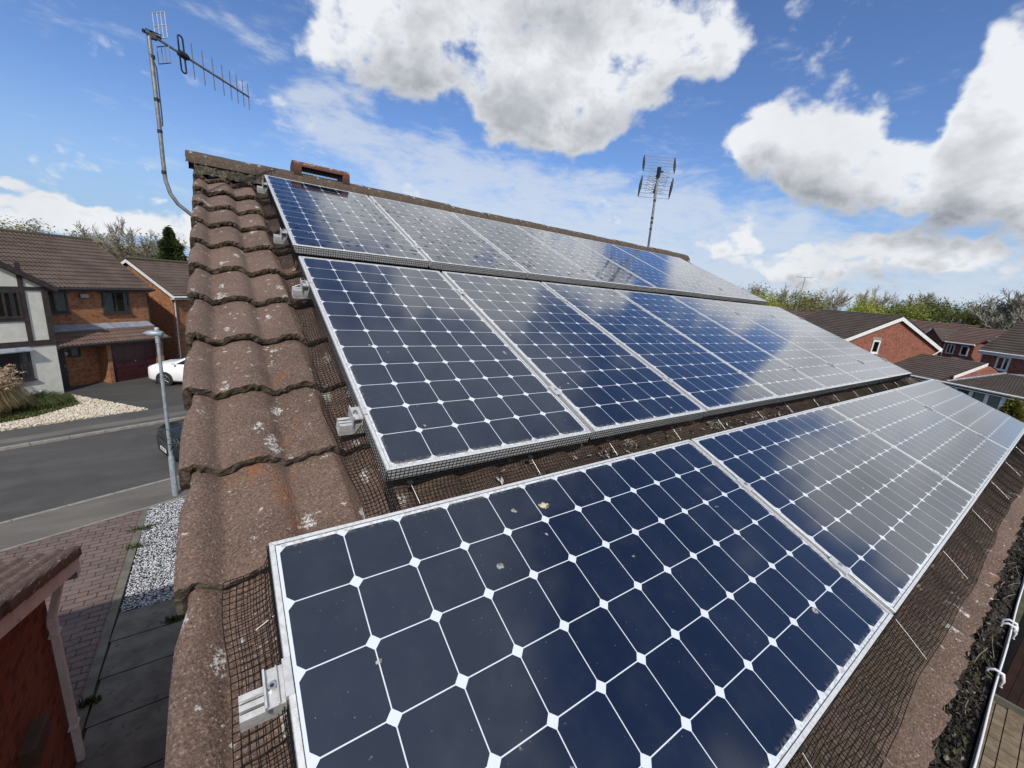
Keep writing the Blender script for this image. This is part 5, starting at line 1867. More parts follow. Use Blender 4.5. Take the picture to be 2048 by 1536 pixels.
ornamental((-7.95, 20.75, .03), 4200, 1.35, .95, 'big tawny clump of ornamental grass with feathery plumes by the gravel')
ornamental((-9.3, 21.6, .03), 2600, 1.6, .9, 'paler ornamental grass clump in front of the ground floor window')
t = thing('sedge_clump', 'low arching green sedge beside the tawny ornamental grass', 'plant', (-6.85, 21.7, .03))
mb = MB()
for i in range(1300):
    a = rr.gauss(-.3, .9)
    dx, dy = math.cos(a), math.sin(a)
    x, y = rr.uniform(-.3, .3), rr.uniform(-.35, .35)
    hh, sp, w = rr.uniform(.3, .55), rr.uniform(.4, 1.0), .009
    vs = []
    for j, (f, z_) in enumerate(((0, 0), (.3, .85), (.65, 1.0), (1, .55))):
        g_ = 1 - .28 * j
        vs += [(x + dx * sp * f + dy * w * g_, y + dy * sp * f - dx * w * g_, z_ * hh), (x + dx * sp * f - dy * w * g_, y + dy * sp * f + dx * w * g_, z_ * hh)]
    mb.add(vs, [(2 * j, 2 * j + 1, 2 * j + 3, 2 * j + 2) for j in range(3)], M['grass'])
mb.build('leaves', t)
# small weeds in the path joints
for (x, y, n, s_, lb) in ((-1.42, 6.02, 110, .07, 'tuft of weeds in the slab joint below the gravel strip'), (-2.30, 9.7, 70, .12, 'weeds at the far corner of the gravel strip'), (-2.33, 8.9, 60, .10, 'weeds on the drive edge beside the gravel'), (-2.34, 4.75, 80, .06, 'weeds by the foot of the garage downpipe')):
    o_ = blades('weeds_clump', n, lambda x=x, y=y, s_=s_: (x + rr.gauss(0, s_ * 1.1), y + rr.gauss(0, s_ * .5)), .09, M['moss'], .012, .9, 0.0)
    tag(o_, lb, 'weeds')
# garden light
t = thing('garden_light', 'small grey bollard light at the foot of the cream wall', 'garden light', (-7.0, 23.0, .03))
mb = MB()
mb.tube([(0, 0, 0), (0, 0, .28)], .045, M['gutterblack'], 10)
mb.build('post', t)
mb = MB()
mb.tube([(0, 0, .28), (0, 0, .36), (0, 0, .38)], [.09, .09, .05], M['lamp'], 10)
mb.build('lamp_head', t)

# ---------------------------------------------------------------- street lamp
lp = thing('street_lamp', 'slim grey steel street lamp on the near pavement by the gravel strip', 'street lamp', (-1.755, 11.27, 0))
mb = MB()
mb.tube([(0, 0, 0), (0, 0, 1.15), (0, 0, 1.22)], [.070, .070, .050], M['lamp'], 14)
mb.box((0, -.070, .6), (.09, .012, .42), M['lamp'])
mb.build('base', lp)
mb = MB()
mb.tube([(0, 0, 1.22), (0, 0, 4.50)], [.046, .038], M['lamp'], 12)
mb.tube([(0, 0, 4.36), (0, 0, 4.52)], [.052, .052], M['lamp'], 12)
mb.build('column', lp)
mb = MB()
ld = Vector((-0.95, 0.30, 0))
q = Vector((0, 0, 4.60))
mb.tube([q - ld * .12, q - ld * .11, q + ld * .14, q + ld * .22, q + ld * .30], [.035, .075, .082, .055, .012], M['lamp'], 12)
mb.tube([(0, 0, 4.50), (0, 0, 4.60)], .06, M['lamp'], 12)
hd = mb.build('lantern', lp)
mb = MB()
mb.tube([(0, 0, 4.66), (0, 0, 4.74), (0, 0, 4.765)], [.052, .052, .035], M['lamp'], 12)
mb.build('photocell', hd)

# ---------------------------------------------------------------- cars


def car(name, label, loc, heading, paint, L=4.2, Wd=1.78, H=1.50, grille=False):
    """local +x is forward; origin on the ground in the middle"""
    t = thing(name, label, 'car', loc, heading)
    # stations front to rear: x, belt z, bonnet/roof z, half width, lower z
    hl = L / 2
    side = [(hl, .34, .78), (hl - .05, .24, .95), (hl - .25, .22, 1.04), (hl - .9, .20, 1.11), (hl - 1.15, .20, 1.13), (-hl + .9, .20, 1.15), (-hl + .3, .22, 1.13), (-hl + .03, .30, 1.05), (-hl, .40, .85)]
    hwid = [.70, .80, .87, .89, .89, .89, .87, .80, .70]
    mb = MB()
    vs = []
    for (x, z0, z1), w in zip(side, hwid):
        k = Wd / 1.78
        w *= k
        zc = (z0 + z1) / 2
        ring = [(-w * .90, z0), (-w, z0 + .12), (-w * 1.0, zc + .05), (-w * .97, z1 - .06), (-w * .86, z1), (0, z1 + .025), (w * .86, z1), (w * .97, z1 - .06), (w, zc + .05), (w, z0 + .12), (w * .90, z0), (0, z0)]
        vs += [(x, y, z) for y, z in ring]
    n = 12
    m_ = len(side)
    mb.add(vs, [(i * n + j, i * n + (j + 1) % n, (i + 1) * n + (j + 1) % n, (i + 1) * n + j) for i in range(m_ - 1) for j in range(n)], paint, True)
    mb.add(vs, [tuple(range(n)), tuple(range((m_ - 1) * n, m_ * n))[::-1]], paint)
    mb.build('body', t)
    # roof and pillars / windows
    mb = MB()
    mg = MB()
    low = [(hl - 1.08, 1.125), (-hl + .18, 1.13)]
    up_ = [(hl - 1.95, H), (-hl + .60, H - .03)]
    wl_, wu = .80 * Wd / 1.78, .63 * Wd / 1.78
    A = [(low[0][0], -wl_, low[0][1]), (low[0][0], wl_, low[0][1]), (low[1][0], wl_, low[1][1]), (low[1][0], -wl_, low[1][1])]
    B = [(up_[0][0], -wu, up_[0][1]), (up_[0][0], wu, up_[0][1]), (up_[1][0], wu, up_[1][1]), (up_[1][0], -wu, up_[1][1])]
    vs = A + B
    mb.add(vs, [(4, 5, 6, 7), (0, 1, 5, 4), (1, 2, 6, 5), (2, 3, 7, 6), (3, 0, 4, 7)], paint)
    mb.add([(up_[0][0] - .05, -wu * .9, H + .03), (up_[0][0] - .05, wu * .9, H + .03), (up_[1][0] + .1, wu * .9, H + .02), (up_[1][0] + .1, -wu * .9, H + .02)], [(0, 1, 2, 3)], paint)
    mb.build('cabin', t)
    rf = Vector

    def face(a, b_, c, d, ins=.10, off=.006, nm='window'):
        a, b_, c, d = map(Vector, (a, b_, c, d))
        N = (b_ - a).cross(d - a).normalized()
        cc = (a + b_ + c + d) / 4
        if N.dot(cc - Vector((0, 0, 1.0))) < 0:
            N = -N
        q = [p + (cc - p) * ins + N * off for p in (a, b_, c, d)]
        m2 = MB()
        m2.add(q, [(0, 1, 2, 3)], M['car_glass'])
        m2.build(nm, t)
    face(A[0], A[1], B[1], B[0], .07, nm='windscreen')
    face(A[2], A[3], B[3], B[2], .09, nm='rear_window')
    for s0, s1, u0_, u1_ in ((1, 2, 5, 6), (0, 3, 4, 7)):
        lo0, lo1, hi0, hi1 = Vector(vs[s0]), Vector(vs[s1]), Vector(vs[u0_]), Vector(vs[u1_])
        for f0, f1 in ((.06, .50), (.53, .93)):
            face(lo0.lerp(lo1, f0), lo0.lerp(lo1, f1), hi0.lerp(hi1, f1), hi0.lerp(hi1, max(f0, .04)), .08)
    for x in (hl - .80, -hl + .78):
        for sy in (-1, 1):
            y = sy * (Wd / 2 - .005)
            m2 = MB()
            m2.tube([(x, y - sy * .18, .33), (x, y - sy * .03, .33), (x, y + sy * .035, .33)], [.33, .335, .31], M['rubber'], 24)
            wv = m2.build('wheel', t)
            m2 = MB()
            m2.tube([(x, y + sy * .02, .33), (x, y + sy * .040, .33)], .065, M['rim'], 10)
            for k in range(5):
                a = 2 * PI * k / 5
                p0, p1 = Vector((x, y + sy * .040, .33)), Vector((x + .24 * math.cos(a), y + sy * .036, .33 + .24 * math.sin(a)))
                m2.tube([p0, p1], [.035, .028], M['rim'], 6)
            m2.tube([(x + .235 * math.cos(2 * PI * k / 24), y + sy * .036, .33 + .235 * math.sin(2 * PI * k / 24)) for k in range(25)], .012, M['rim'], 6, cap=False)
            m2.build('rim', wv)
            m2 = MB()   # dark arch
            m2.tube([(x, y - sy * .05, .35), (x, y + sy * .018, .35)], .385, M['rubber'], 24)
            m2.build('wheel_arch', t)
    for sy in (-1, 1):
        m2 = MB()
        m2.tube([(hl - 1.3, sy * .86 * Wd / 1.78, 1.15), (hl - 1.32, sy * 1.0 * Wd / 1.78, 1.20), (hl - 1.36, sy * 1.03 * Wd / 1.78, 1.20)], [.03, .07, .05], paint, 8)
        m2.build('door_mirror', t)
        m2 = MB()
        m2.tube([(hl - .06, sy * .54 * Wd / 1.78, .80), (hl - .10, sy * .70 * Wd / 1.78, .84), (hl - .36, sy * .85 * Wd / 1.78, .90)], [.055, .075, .03], M['headlamp'], 8)
        m2.build('headlight', t)
    m2 = MB()
    m2.box((hl - .045, 0, .68), (.12, .95 * Wd / 1.78, .20), M['black'])
    for k in range(5):
        m2.box((hl + .018, 0, .61 + .035 * k), (.012, .88 * Wd / 1.78, .008), M['rim'])
    m2.box((hl - .05, 0, .34), (.14, 1.0 * Wd / 1.78, .12), M['black'])
    m2.build('grille', t)
    m2 = MB()
    m2.box((hl + .03, 0, .44), (.015, .52, .115), M['plate'])
    pl = m2.build('number_plate', t)
    text('BD67 OFJ', .095, M['ink'], pl, Matrix.Translation((hl + .039, 0, .44)) @ Matrix.Rotation(R(90), 4, 'Z') @ Matrix.Rotation(R(90), 4, 'X'))
    return t


wc_dir = math.atan2(0.64213, 0.76660)
car('white_car', 'white hatchback parked on the tarmac drive beyond the lamp column', (-1.42, 24.42, .03), R(155), M['car_white'], L=4.25, H=1.60)
rd_ang = math.atan2(RD.y, RD.x)
nose = Vector((-2.18, 13.98, -0.03))
dc = nose + RD * 2.15
t = car('dark_car', 'dark grey car with pink and white stickers parked nose out at the near kerb', (dc.x, dc.y, -.03), rd_ang + PI, M['car_dark'], L=4.3, H=1.62)
mb = MB()
mb.box((1.15, -.25, 1.155), (.22, .46, .006), M['pink'], Matrix.Rotation(R(7), 3, 'Y'))
mb.box((1.42, -.05, 1.125), (.16, .60, .006), M['plate'], Matrix.Rotation(R(12), 3, 'Y'))
mb.build('bonnet_sticker', t)

# ---------------------------------------------------------------- houses on the right (local x away, y along their ridges)
Q_O, Q_RZ = (44.32, 5.09, 0.0), math.atan2(-0.4226, 0.9063)


def Q(p, e):
    return (Q_O[0] + .9063 * p + .4226 * e, Q_O[1] - .4226 * p + .9063 * e, 0)


gh = thing('gable_house', 'red brick house with white edged gable and one small window facing the panels', 'house', Q(0, 0), Q_RZ)
# its gable plane in this frame
gp = Vector((45.69698696 - Q_O[0], 6.96892507 - Q_O[1], 0))
gx, gy = gp.x * .9063 - gp.y * .4226, gp.x * .4226 + gp.y * .9063
mb = MB()
mb.prism([(gx - 4.75, 0), (gx + 5.1, 0), (gx + 5.1, 4.75), (gx, 6.93), (gx - 4.75, 4.85)], 1, gy, gy + 7.1, M['brick_far'])
mb.build('wall', gh)
mb = MB()
ga = math.atan2(7.05 - 4.88, 5.0)
tiled_slope(mb, (gx - 5.0, gy - .2, 4.90), (0, 1, 0), (math.cos(ga), 0, math.sin(ga)), 7.6, 5.0 / math.cos(ga), M['rooftile_dk'], ns=4, seed=20, lipm=M['lip'], amp=.05, lip=.05)
tiled_slope(mb, (gx + 5.2, gy + 7.4, 4.80), (0, -1, 0), (-math.cos(ga), 0, math.sin(ga)), 7.6, 5.2 / math.cos(ga), M['rooftile_dk'], ns=4, seed=21, lipm=M['lip'], amp=.05, lip=.05)
r_ = mb.build('roof', gh)
mb = MB()
mb.tube([(gx, gy - .2, 7.08), (gx, gy + 7.4, 7.08)], .11, M['mortar'], 8)
mb.build('ridge', r_)
mb = MB()
for sg, zz in ((-1, 4.86), (1, 4.72)):
    x0 = gx + sg * 5.12
    vs = [(x0, gy - .22, zz), (gx, gy - .22, 7.06), (gx, gy - .22, 6.76), (x0, gy - .22, zz - .30)]
    vs += [(p[0], gy - .17, p[2]) for p in vs]
    mb.add(vs, [(0, 1, 2, 3), (7, 6, 5, 4), (0, 4, 5, 1), (3, 2, 6, 7), (0, 3, 7, 4)], M['whiteplastic'])
mb.tube([(gx - 5.1, gy - .2, 4.82), (gx - 5.1, gy + 7.4, 4.82)], .07, M['whiteplastic'], 8)
mb.tube([(gx + 5.05, gy - .24, 4.66), (gx + 4.6, gy - .16, 4.25), (gx + 4.3, gy - .10, 4.1), (gx + 4.3, gy - .08, 2.0)], .045, M['whiteplastic'], 8)
mb.build('bargeboard', gh)
wn = window(gh, gx - 2.05, gx - 1.32, 3.92, 4.98, gy, M['whiteplastic'], w=.11, sill=M['whiteplastic'])
mb = MB()
mb.box2((gx - 2.12, gy - .02, 5.0), (gx - 1.25, gy - .003, 5.22), M['kerb'])
mb.build('lintel', wn)

th_ = thing('wing_house', 'two storey brick house at right edge with low dark tiled wing and white sunroom', 'house', Q(0, 0), Q_RZ)
mb = MB()
mb.box2((9.12, -12, 0), (15.6, 1.5, 4.75), M['brick_far'])
mb.prism([(9.12, 4.75), (15.6, 4.75), (12.36, 7.1)], 1, -12, 1.48, M['brick_far'])
mb.build('wall', th_)
mb = MB()
ta = math.atan2(2.62, 3.5)
tiled_slope(mb, (8.82, -12.2, 4.92), (0, 1, 0), (math.cos(ta), 0, math.sin(ta)), 13.85, 3.6 / math.cos(ta), M['rooftile_dk'], ns=4, seed=22, lipm=M['lip'], amp=.05, lip=.05)
tiled_slope(mb, (16.02, 1.65, 4.92), (0, -1, 0), (-math.cos(ta), 0, math.sin(ta)), 13.85, 3.6 / math.cos(ta), M['rooftile_dk'], ns=3, seed=23)
mb.build('roof', th_)
mb = MB()
mb.tube([(8.75, -12, 4.86), (8.75, 1.55, 4.86)], .075, M['whiteplastic'], 8)
mb.box2((8.82, -12, 4.62), (9.12, 1.6, 4.68), M['whiteplastic'])
mb.box2((8.80, -12, 4.68), (8.83, 1.6, 4.9), M['whiteplastic'])
mb.tube([(8.80, 1.52, 4.85), (9.05, 1.45, 4.6), (9.06, 1.42, 2.2)], .045, M['whiteplastic'], 8)
mb.build('gutter', th_)
window(th_, -.42, .42, 3.50, 4.62, 9.12, M['whiteplastic'], axis='x', sgn=-1, mull=(-.05,), w=.11, sill=M['whiteplastic'])
# low wing
mb = MB()
mb.prism([(.3, 0), (7.6, 0), (7.6, 2.45), (3.96, 3.98), (.3, 2.45)], 1, -2.30, 5.6, M['brick_far'])
mb.build('wing_wall', th_)
mb = MB()
wa = math.atan2(4.17 - 2.62, 3.96)
tiled_slope(mb, (0, -2.05, 2.62), (0, 1, 0), (math.cos(wa), 0, math.sin(wa)), 8.0, 3.96 / math.cos(wa), M['rooftile_dk'], ns=5, seed=24, lipm=M['lip'], amp=.05, lip=.045)
tiled_slope(mb, (7.92, 5.95, 2.62), (0, -1, 0), (-math.cos(wa), 0, math.sin(wa)), 8.0, 3.96 / math.cos(wa), M['rooftile_dk'], ns=4, seed=25)
r_ = mb.build('wing_roof', th_)
mb = MB()
vs = [(1.1, -2.10, 3.06), (3.96, -2.10, 4.20), (3.96, -2.10, 3.95), (1.1, -2.10, 2.82)]
vs += [(p[0], -2.05, p[2]) for p in vs]
mb.add(vs, [(0, 1, 2, 3), (7, 6, 5, 4), (0, 4, 5, 1), (3, 2, 6, 7)], M['whiteplastic'])
mb.build('bargeboard', r_)
mb = MB()
sa_ = math.atan2(3.46 - 2.62, 9.1)
tiled_slope(mb, (0, -12.0, 2.60), (0, 1, 0), (math.cos(.16), 0, math.sin(.16)), 9.75, 9.1 / math.cos(.16) * .62, M['rooftile_dk'], ns=5, seed=26, lipm=M['lip'], amp=.05, lip=.05)
r_ = mb.build('sunroom_roof', th_)
mb = MB()
mb.box2((5.4, -12, 3.42), (9.11, -2.2, 3.54), M['lead'])
mb.tube([(0.1, -2.35, 2.66), (5.5, -2.35, 3.56)], .10, M['lead'], 8)
mb.build('lead_flashing', r_)
mb = MB()
mb.tube([(-.06, -12, 2.58), (-.06, 5.95, 2.58)], .075, M['whiteplastic'], 8)
mb.box2((0.0, -12, 2.36), (.28, 5.95, 2.42), M['whiteplastic'])
mb.tube([(-.05, -2.1, 2.62), (-.05, -2.1, 2.46)], .1, M['whiteplastic'], 8)
mb.build('wing_gutter', th_)
mb = MB()
mb.box2((.32, -12, 0), (.36, -2.9, 2.4), M['dark'])
mb.box2((.30, -2.9, 0), (.36, -2.3, 2.4), M['brick_far'])
sr = mb.build('sunroom', th_)
mb = MB()
for e0, e1 in ((-2.92, -3.04), (-3.78, -3.98), (-4.66, -4.86), (-5.5, -5.72), (-6.62, -6.76), (-8.2, -8.4), (-10, -10.2)):
    mb.box2((.22, e1, 0), (.318, e0, 2.36), M['whiteplastic'])
for zz in (0.05, 1.92):
    mb.box2((.225, -3.78, zz), (.316, -3.04, zz + .09), M['whiteplastic'])
    mb.box2((.225, -12, zz), (.316, -5.72, zz + .09), M['whiteplastic'])
mb.build('frame', sr)
mb = MB()
mb.add([(.27, -12, .1), (.27, -2.95, .1), (.27, -2.95, 2.36), (.27, -12, 2.36)], [(0, 1, 2, 3)], M['pane'])
mb.build('pane', sr)
mb = MB()
for e0, e1 in ((-4.04, -4.6), (-4.9, -5.45)):
    n_ = 14
    vs = []
    for i in range(n_ + 1):
        q = e0 + (e1 - e0) * i / n_
        vs += [(.300 + .008 * (i % 2), q, .1), (.300 + .008 * (i % 2), q, 2.3)]
    mb.add(vs, [(2 * i, 2 * i + 2, 2 * i + 3, 2 * i + 1) for i in range(n_)], M['curtain'])
mb.build('curtain', sr)

# farther houses
fh = thing('far_house', 'distant brick house with small front gable and white windows behind the gabled house', 'house', (59.2, 5.0, 0), R(-25))
mb = MB()
mb.box2((0.0, -1.4, 0), (6, 1.3, 5.1), M['brick_far'])
mb.prism([(-1.35 + 2.4, 0), (1.9 + 1.0, 0), (1.9 + 1.0, 5.1), (1.95, 6.35), (-1.35 + 2.4, 5.1)], 0, -.6, 3, M['brick_far'])
mb.box2((.5, 1.0, 0), (7, 8, 5.1), M['brick_far'])
mb.build('wall', fh)
mb = MB()
fa = math.atan2(1.9, 4.0)
tiled_slope(mb, (-.3, -1.6, 5.15), (0, 1, 0), (math.cos(fa), 0, math.sin(fa)), 3.0, 3.4 / math.cos(fa), M['rooftile_red'], ns=4, seed=31, lipm=M['lip'], lip=.05)
tiled_slope(mb, (.2, 1.2, 5.15), (0, 1, 0), (math.cos(fa), 0, math.sin(fa)), 7.4, 3.9 / math.cos(fa), M['rooftile_red'], ns=4, seed=32, lipm=M['lip'], lip=.05)
for sg in (-1, 1):
    tiled_slope(mb, (-.8 if sg < 0 else 4.2, 1.95 + sg * 1.15, 5.12), (-sg, 0, 0), (0, -sg * math.cos(.83), math.sin(.83)), 5.0, 1.15 / math.cos(.83), M['rooftile_dk'], ns=4, seed=33)
mb.build('roof', fh)
mb = MB()
for sg in (-1, 1):
    vs = [(-.82, 1.95 + sg * 1.2, 5.10), (-.82, 1.95, 6.42), (-.82, 1.95, 6.2), (-.82, 1.95 + sg * 1.2, 4.88)]
    vs += [(-.78, p[1], p[2]) for p in vs]
    mb.add(vs, [(0, 1, 2, 3), (7, 6, 5, 4), (0, 4, 5, 1), (3, 2, 6, 7)], M['timber'] if sg < 0 else M['whiteplastic'])
mb.tube([(-.36, -1.6, 5.12), (-.36, 1.0, 5.12)], .07, M['whiteplastic'], 8)
mb.tube([(-.05, .95, 5.0), (-.05, .95, 2.0)], .06, M['whiteplastic'], 8)
mb.build('fascia', fh)
window(fh, 1.55, 2.25, 4.05, 5.0, -.6, M['whiteplastic'], axis='x', sgn=-1, mull=(1.9,), w=.09)
window(fh, .05, .70, 4.0, 4.95, 0, M['whiteplastic'], axis='x', sgn=-1, mull=(.38,), w=.09)
window(fh, -1.05, -.45, 4.0, 4.95, 0, M['whiteplastic'], axis='x', sgn=-1, w=.09)
mb = MB()
tiled_slope(mb, (-1.4, -1.5, 3.0), (0, 1, 0), (math.cos(.5), 0, math.sin(.5)), 1.9, 1.55, M['rooftile_red'], ns=4, seed=35)
mb.build('porch_roof', fh)

sh = thing('array_house', 'distant plain brick gable house with a pale solar array on its roof', 'house', (72.0, 5.6, 0), R(-30))
mb = MB()
mb.prism([(-4.6, 0), (3.6, 0), (3.6, 5.2), (1.0, 6.35), (-4.6, 5.0)], 1, -1.9, 9, M['brick_far'])
mb.prism([(-3.6, 0), (3.6, 0), (3.6, 5.2), (0, 6.5), (-3.6, 5.2)], 0, -1, 6, M['brick_far'])
mb.build('wall', sh)
mb = MB()
za = math.atan2(1.35, 3.8)
tiled_slope(mb, (6, -3.9, 5.15), (-1, 0, 0), (0, math.cos(za), math.sin(za)), 7.3, 3.9 / math.cos(za), M['rooftile_dk'], ns=4, seed=41, lipm=M['lip'], lip=.05)
tiled_slope(mb, (-1.3, 3.9, 5.15), (1, 0, 0), (0, -math.cos(za), math.sin(za)), 7.3, 3.9 / math.cos(za), M['rooftile_dk'], ns=3, seed=42)
mb.build('roof', sh)
mb = MB()
for sg in (-1, 1):
    vs = [(-1.32, sg * 3.95, 5.13), (-1.32, 0, 6.52), (-1.32, 0, 6.34), (-1.32, sg * 3.95, 4.95)]
    vs += [(-1.28, p[1], p[2]) for p in vs]
    mb.add(vs, [(0, 1, 2, 3), (7, 6, 5, 4), (0, 4, 5, 1), (3, 2, 6, 7)], M['whiteplastic'])
mb.build('bargeboard', sh)
mb = MB()
n_ = Vector((0, -math.sin(za), math.cos(za)))
b0 = Vector((0.3, -3.2, 5.15 + .7 * math.tan(za))) + n_ * .16
vv = Vector((0, math.cos(za), math.sin(za)))
for i in range(3):
    for j in range(2):
        p = b0 + Vector((1.25 * i, 0, 0)) + vv * (1.2 * j)
        q = [p, p + Vector((1.22, 0, 0)), p + Vector((1.22, 0, 0)) + vv * 1.17, p + vv * 1.17]
        mb.add(q + [x - n_ * .05 for x in q], [(0, 1, 2, 3), (0, 4, 5, 1), (1, 5, 6, 2), (2, 6, 7, 3), (3, 7, 4, 0)], M['bluepv'])
ar = mb.build('solar_array')
ar.matrix_world = Matrix.Translation((72.0, 5.6, 0)) @ Matrix.Rotation(R(-30), 4, 'Z')
tag(ar, 'pale shining solar array lying on the distant brown roof', 'solar array')

rh = thing('hidden_house', 'brown tiled roof just showing behind the end of the middle panel row', 'house', (48.6, 16.2, 0), R(-25))
mb = MB()
mb.box2((.3, -2.6, 0), (7.3, 5, 4.7), M['brick_far'])
mb.build('wall', rh)
mb = MB()
tiled_slope(mb, (0, -2.8, 4.8), (0, 1, 0), (math.cos(.5), 0, math.sin(.5)), 8, 3.9 / math.cos(.5), M['rooftile_red'], ns=4, seed=51, lipm=M['lip'], lip=.05)
tiled_slope(mb, (7.7, 5.2, 4.8), (0, -1, 0), (-math.cos(.5), 0, math.sin(.5)), 8, 3.9 / math.cos(.5), M['rooftile_red'], ns=3, seed=52)
mb.build('roof', rh)
# aerial masts beyond
for (x, y, z0, z1, lb, s_) in ((51.2, 16.75, 6.4, 10.4, 'tall thin aerial mast rising from behind the roofs against the sky', 1.0), (52.3, 14.1, 6.0, 8.5, 'small aerial half hidden among the trees right of the tall mast', .6)):
    t = thing('aerial_mast', lb, 'aerial', (x, y, z0), 0, 'aerials on the far roofs')
    mb = MB()
    mb.tube([(0, 0, 0), (.12 * s_, -.05, z1 - z0)], .035, M['galv'], 8)
    mb.build('mast', t)
    mb = MB()
    zt = z1 - z0 - .03
    mb.tube([(-.55 * s_, .5 * s_, zt), (.55 * s_, -.5 * s_, zt + .05)], .02, M['galv'], 6)
    for k in range(6):
        f = -1 + .4 * k
        c = Vector((.55 * s_ * f, -.5 * s_ * f, zt + .02))
        mb.tube([c + Vector((-.16, -.18, 0)), c + Vector((.16, .18, 0))], .012, M['galv'], 5)
    mb.build('aerial_head', t)

# patio corner and brown shed below the gutter, right
sheet('patio', [(-2, -9), (10.78, -9), (10.78, -2.4), (-2, -2.4)], 0.0, M['soil'])
mb = MB()
rr = random.Random(8)
y = -9.0
while y < -2.5:
    h_ = rr.choice((.14, .2, .16))
    x = 4.0 + rr.uniform(-.3, 0)
    while x < 10.7:
        w_ = rr.choice((.16, .2, .3))
        mb.box((x + w_ / 2, y + h_ / 2, .012 + rr.uniform(-.002, .003)), (w_ - .014, h_ - .014, .04), M['sand'])
        x += w_
    y += h_
tag(mb.build('patio_slabs'), kind='structure')
t = thing('timber_shed', 'dark brown vertical boarded shed at the patio edge beyond the gutter', 'shed', (10.85, -3.05, 0))
mb = MB()
for i in range(26):
    mb.box((.012, -.06 - .115 * i, 1.15), (.02, .104, 2.0), M['shed'])
    mb.box((.012, -.1175 - .115 * i, 1.15), (.012, .012, 2.0), M['shed'])
for i in range(20):
    mb.box((.08 + .115 * i, -.012, 1.15), (.104, .02, 2.0), M['shed'])
mb.box((1.2, -1.5, 1.15), (2.33, 2.93, 2.0), M['shed'])
mb.build('wall', t)
mb = MB()
mb.box((1.2, -1.5, .07), (2.5, 3.1, .14), M['slab'])
mb.build('plinth', t)
mb = MB()
mb.box((1.2, -1.5, 2.2), (2.6, 3.2, .10), M['gutterblack'])
mb.build('roof', t)

# ---------------------------------------------------------------- trees


def tube_fast(vs, fs, p, q, r0, r1, seg=4):
    t = (q - p)
    if t.length < 1e-6:
        return
    t.normalize()
    up = Vector((0, 0, 1)) if abs(t.z) < .9 else Vector((1, 0, 0))
    a = t.cross(up).normalized()
    b_ = t.cross(a)
    o = len(vs)
    for (c, r_) in ((p, r0), (q, r1)):
        for k in range(seg):
            w = 2 * PI * k / seg
            vs.append(c + a * (math.cos(w) * r_) + b_ * (math.sin(w) * r_))
    for k in range(seg):
        fs.append((o + k, o + (k + 1) % seg, o + seg + (k + 1) % seg, o + seg + k))


def skeleton(seed, h, spread=0.5, trunk=.25, depth=4, kids=(5, 5, 4, 4), upward=.35, ratio=.55, rmin=.012, low=.12):
    r_ = random.Random(seed)
    vs, fs, tips = [], [], []
    tv, tf = [], []

    def grow(p, d, L, rad, dep):
        n = 4 if dep == 0 else 3
        pts = [p]
        dirs = [d]
        q = p
        for i in range(n):
            d = (d + Vector((r_.gauss(0, .13), r_.gauss(0, .13), r_.gauss(.0, .08) + upward * .12))).normalized()
            q = q + d * (L / n)
            pts.append(q)
            dirs.append(d)
        for i in range(n):
            f0, f1 = 1 - .75 * i / n, 1 - .75 * (i + 1) / n
            if dep <= 0:
                tube_fast(tv, tf, pts[i], pts[i + 1], max(rmin, rad * f0), max(rmin, rad * f1), 8)
            else:
                tube_fast(vs, fs, pts[i], pts[i + 1], max(rmin, rad * f0), max(rmin, rad * f1), 4 if dep < 2 else 3)
        if dep >= depth:
            tips.append((q, d))
            return
        if dep >= depth - 1:
            tips.append((q, d))
        k = kids[min(dep, len(kids) - 1)]
        for i in range(k):
            f = (low + (1 - low) * (i + r_.random()) / k) if dep == 0 else (.25 + .75 * (i + r_.random()) / k)
            j = min(n - 1, int(f * n))
            base = pts[j].lerp(pts[j + 1], f * n - j)
            a = r_.uniform(0, 2 * PI)
            dd = dirs[j + 1]
            up = Vector((0, 0, 1)) if abs(dd.z) < .9 else Vector((1, 0, 0))
            s1 = dd.cross(up).normalized()
            s2 = dd.cross(s1)
            sp = spread * r_.uniform(.7, 1.3)
            nd = (dd * math.cos(sp * 1.4) + (s1 * math.cos(a) + s2 * math.sin(a)) * math.sin(sp * 1.4) + Vector((0, 0, upward * .5))).normalized()
            grow(base, nd, L * ratio * r_.uniform(.75, 1.2) * (1.25 - .5 * f if dep == 0 else 1), rad * .5, dep + 1)
    grow(Vector((0, 0, 0)), Vector((0, 0, 1)), h * .72, trunk, 0)
    # bring the crown to the wanted height
    top = max(v.z for v in vs)
    k = h / top
    for lst in (vs, tv):
        for i in range(len(lst)):
            lst[i] = lst[i] * k
    tips = [(p * k, d) for p, d in tips]
    return tv, tf, vs, fs, tips


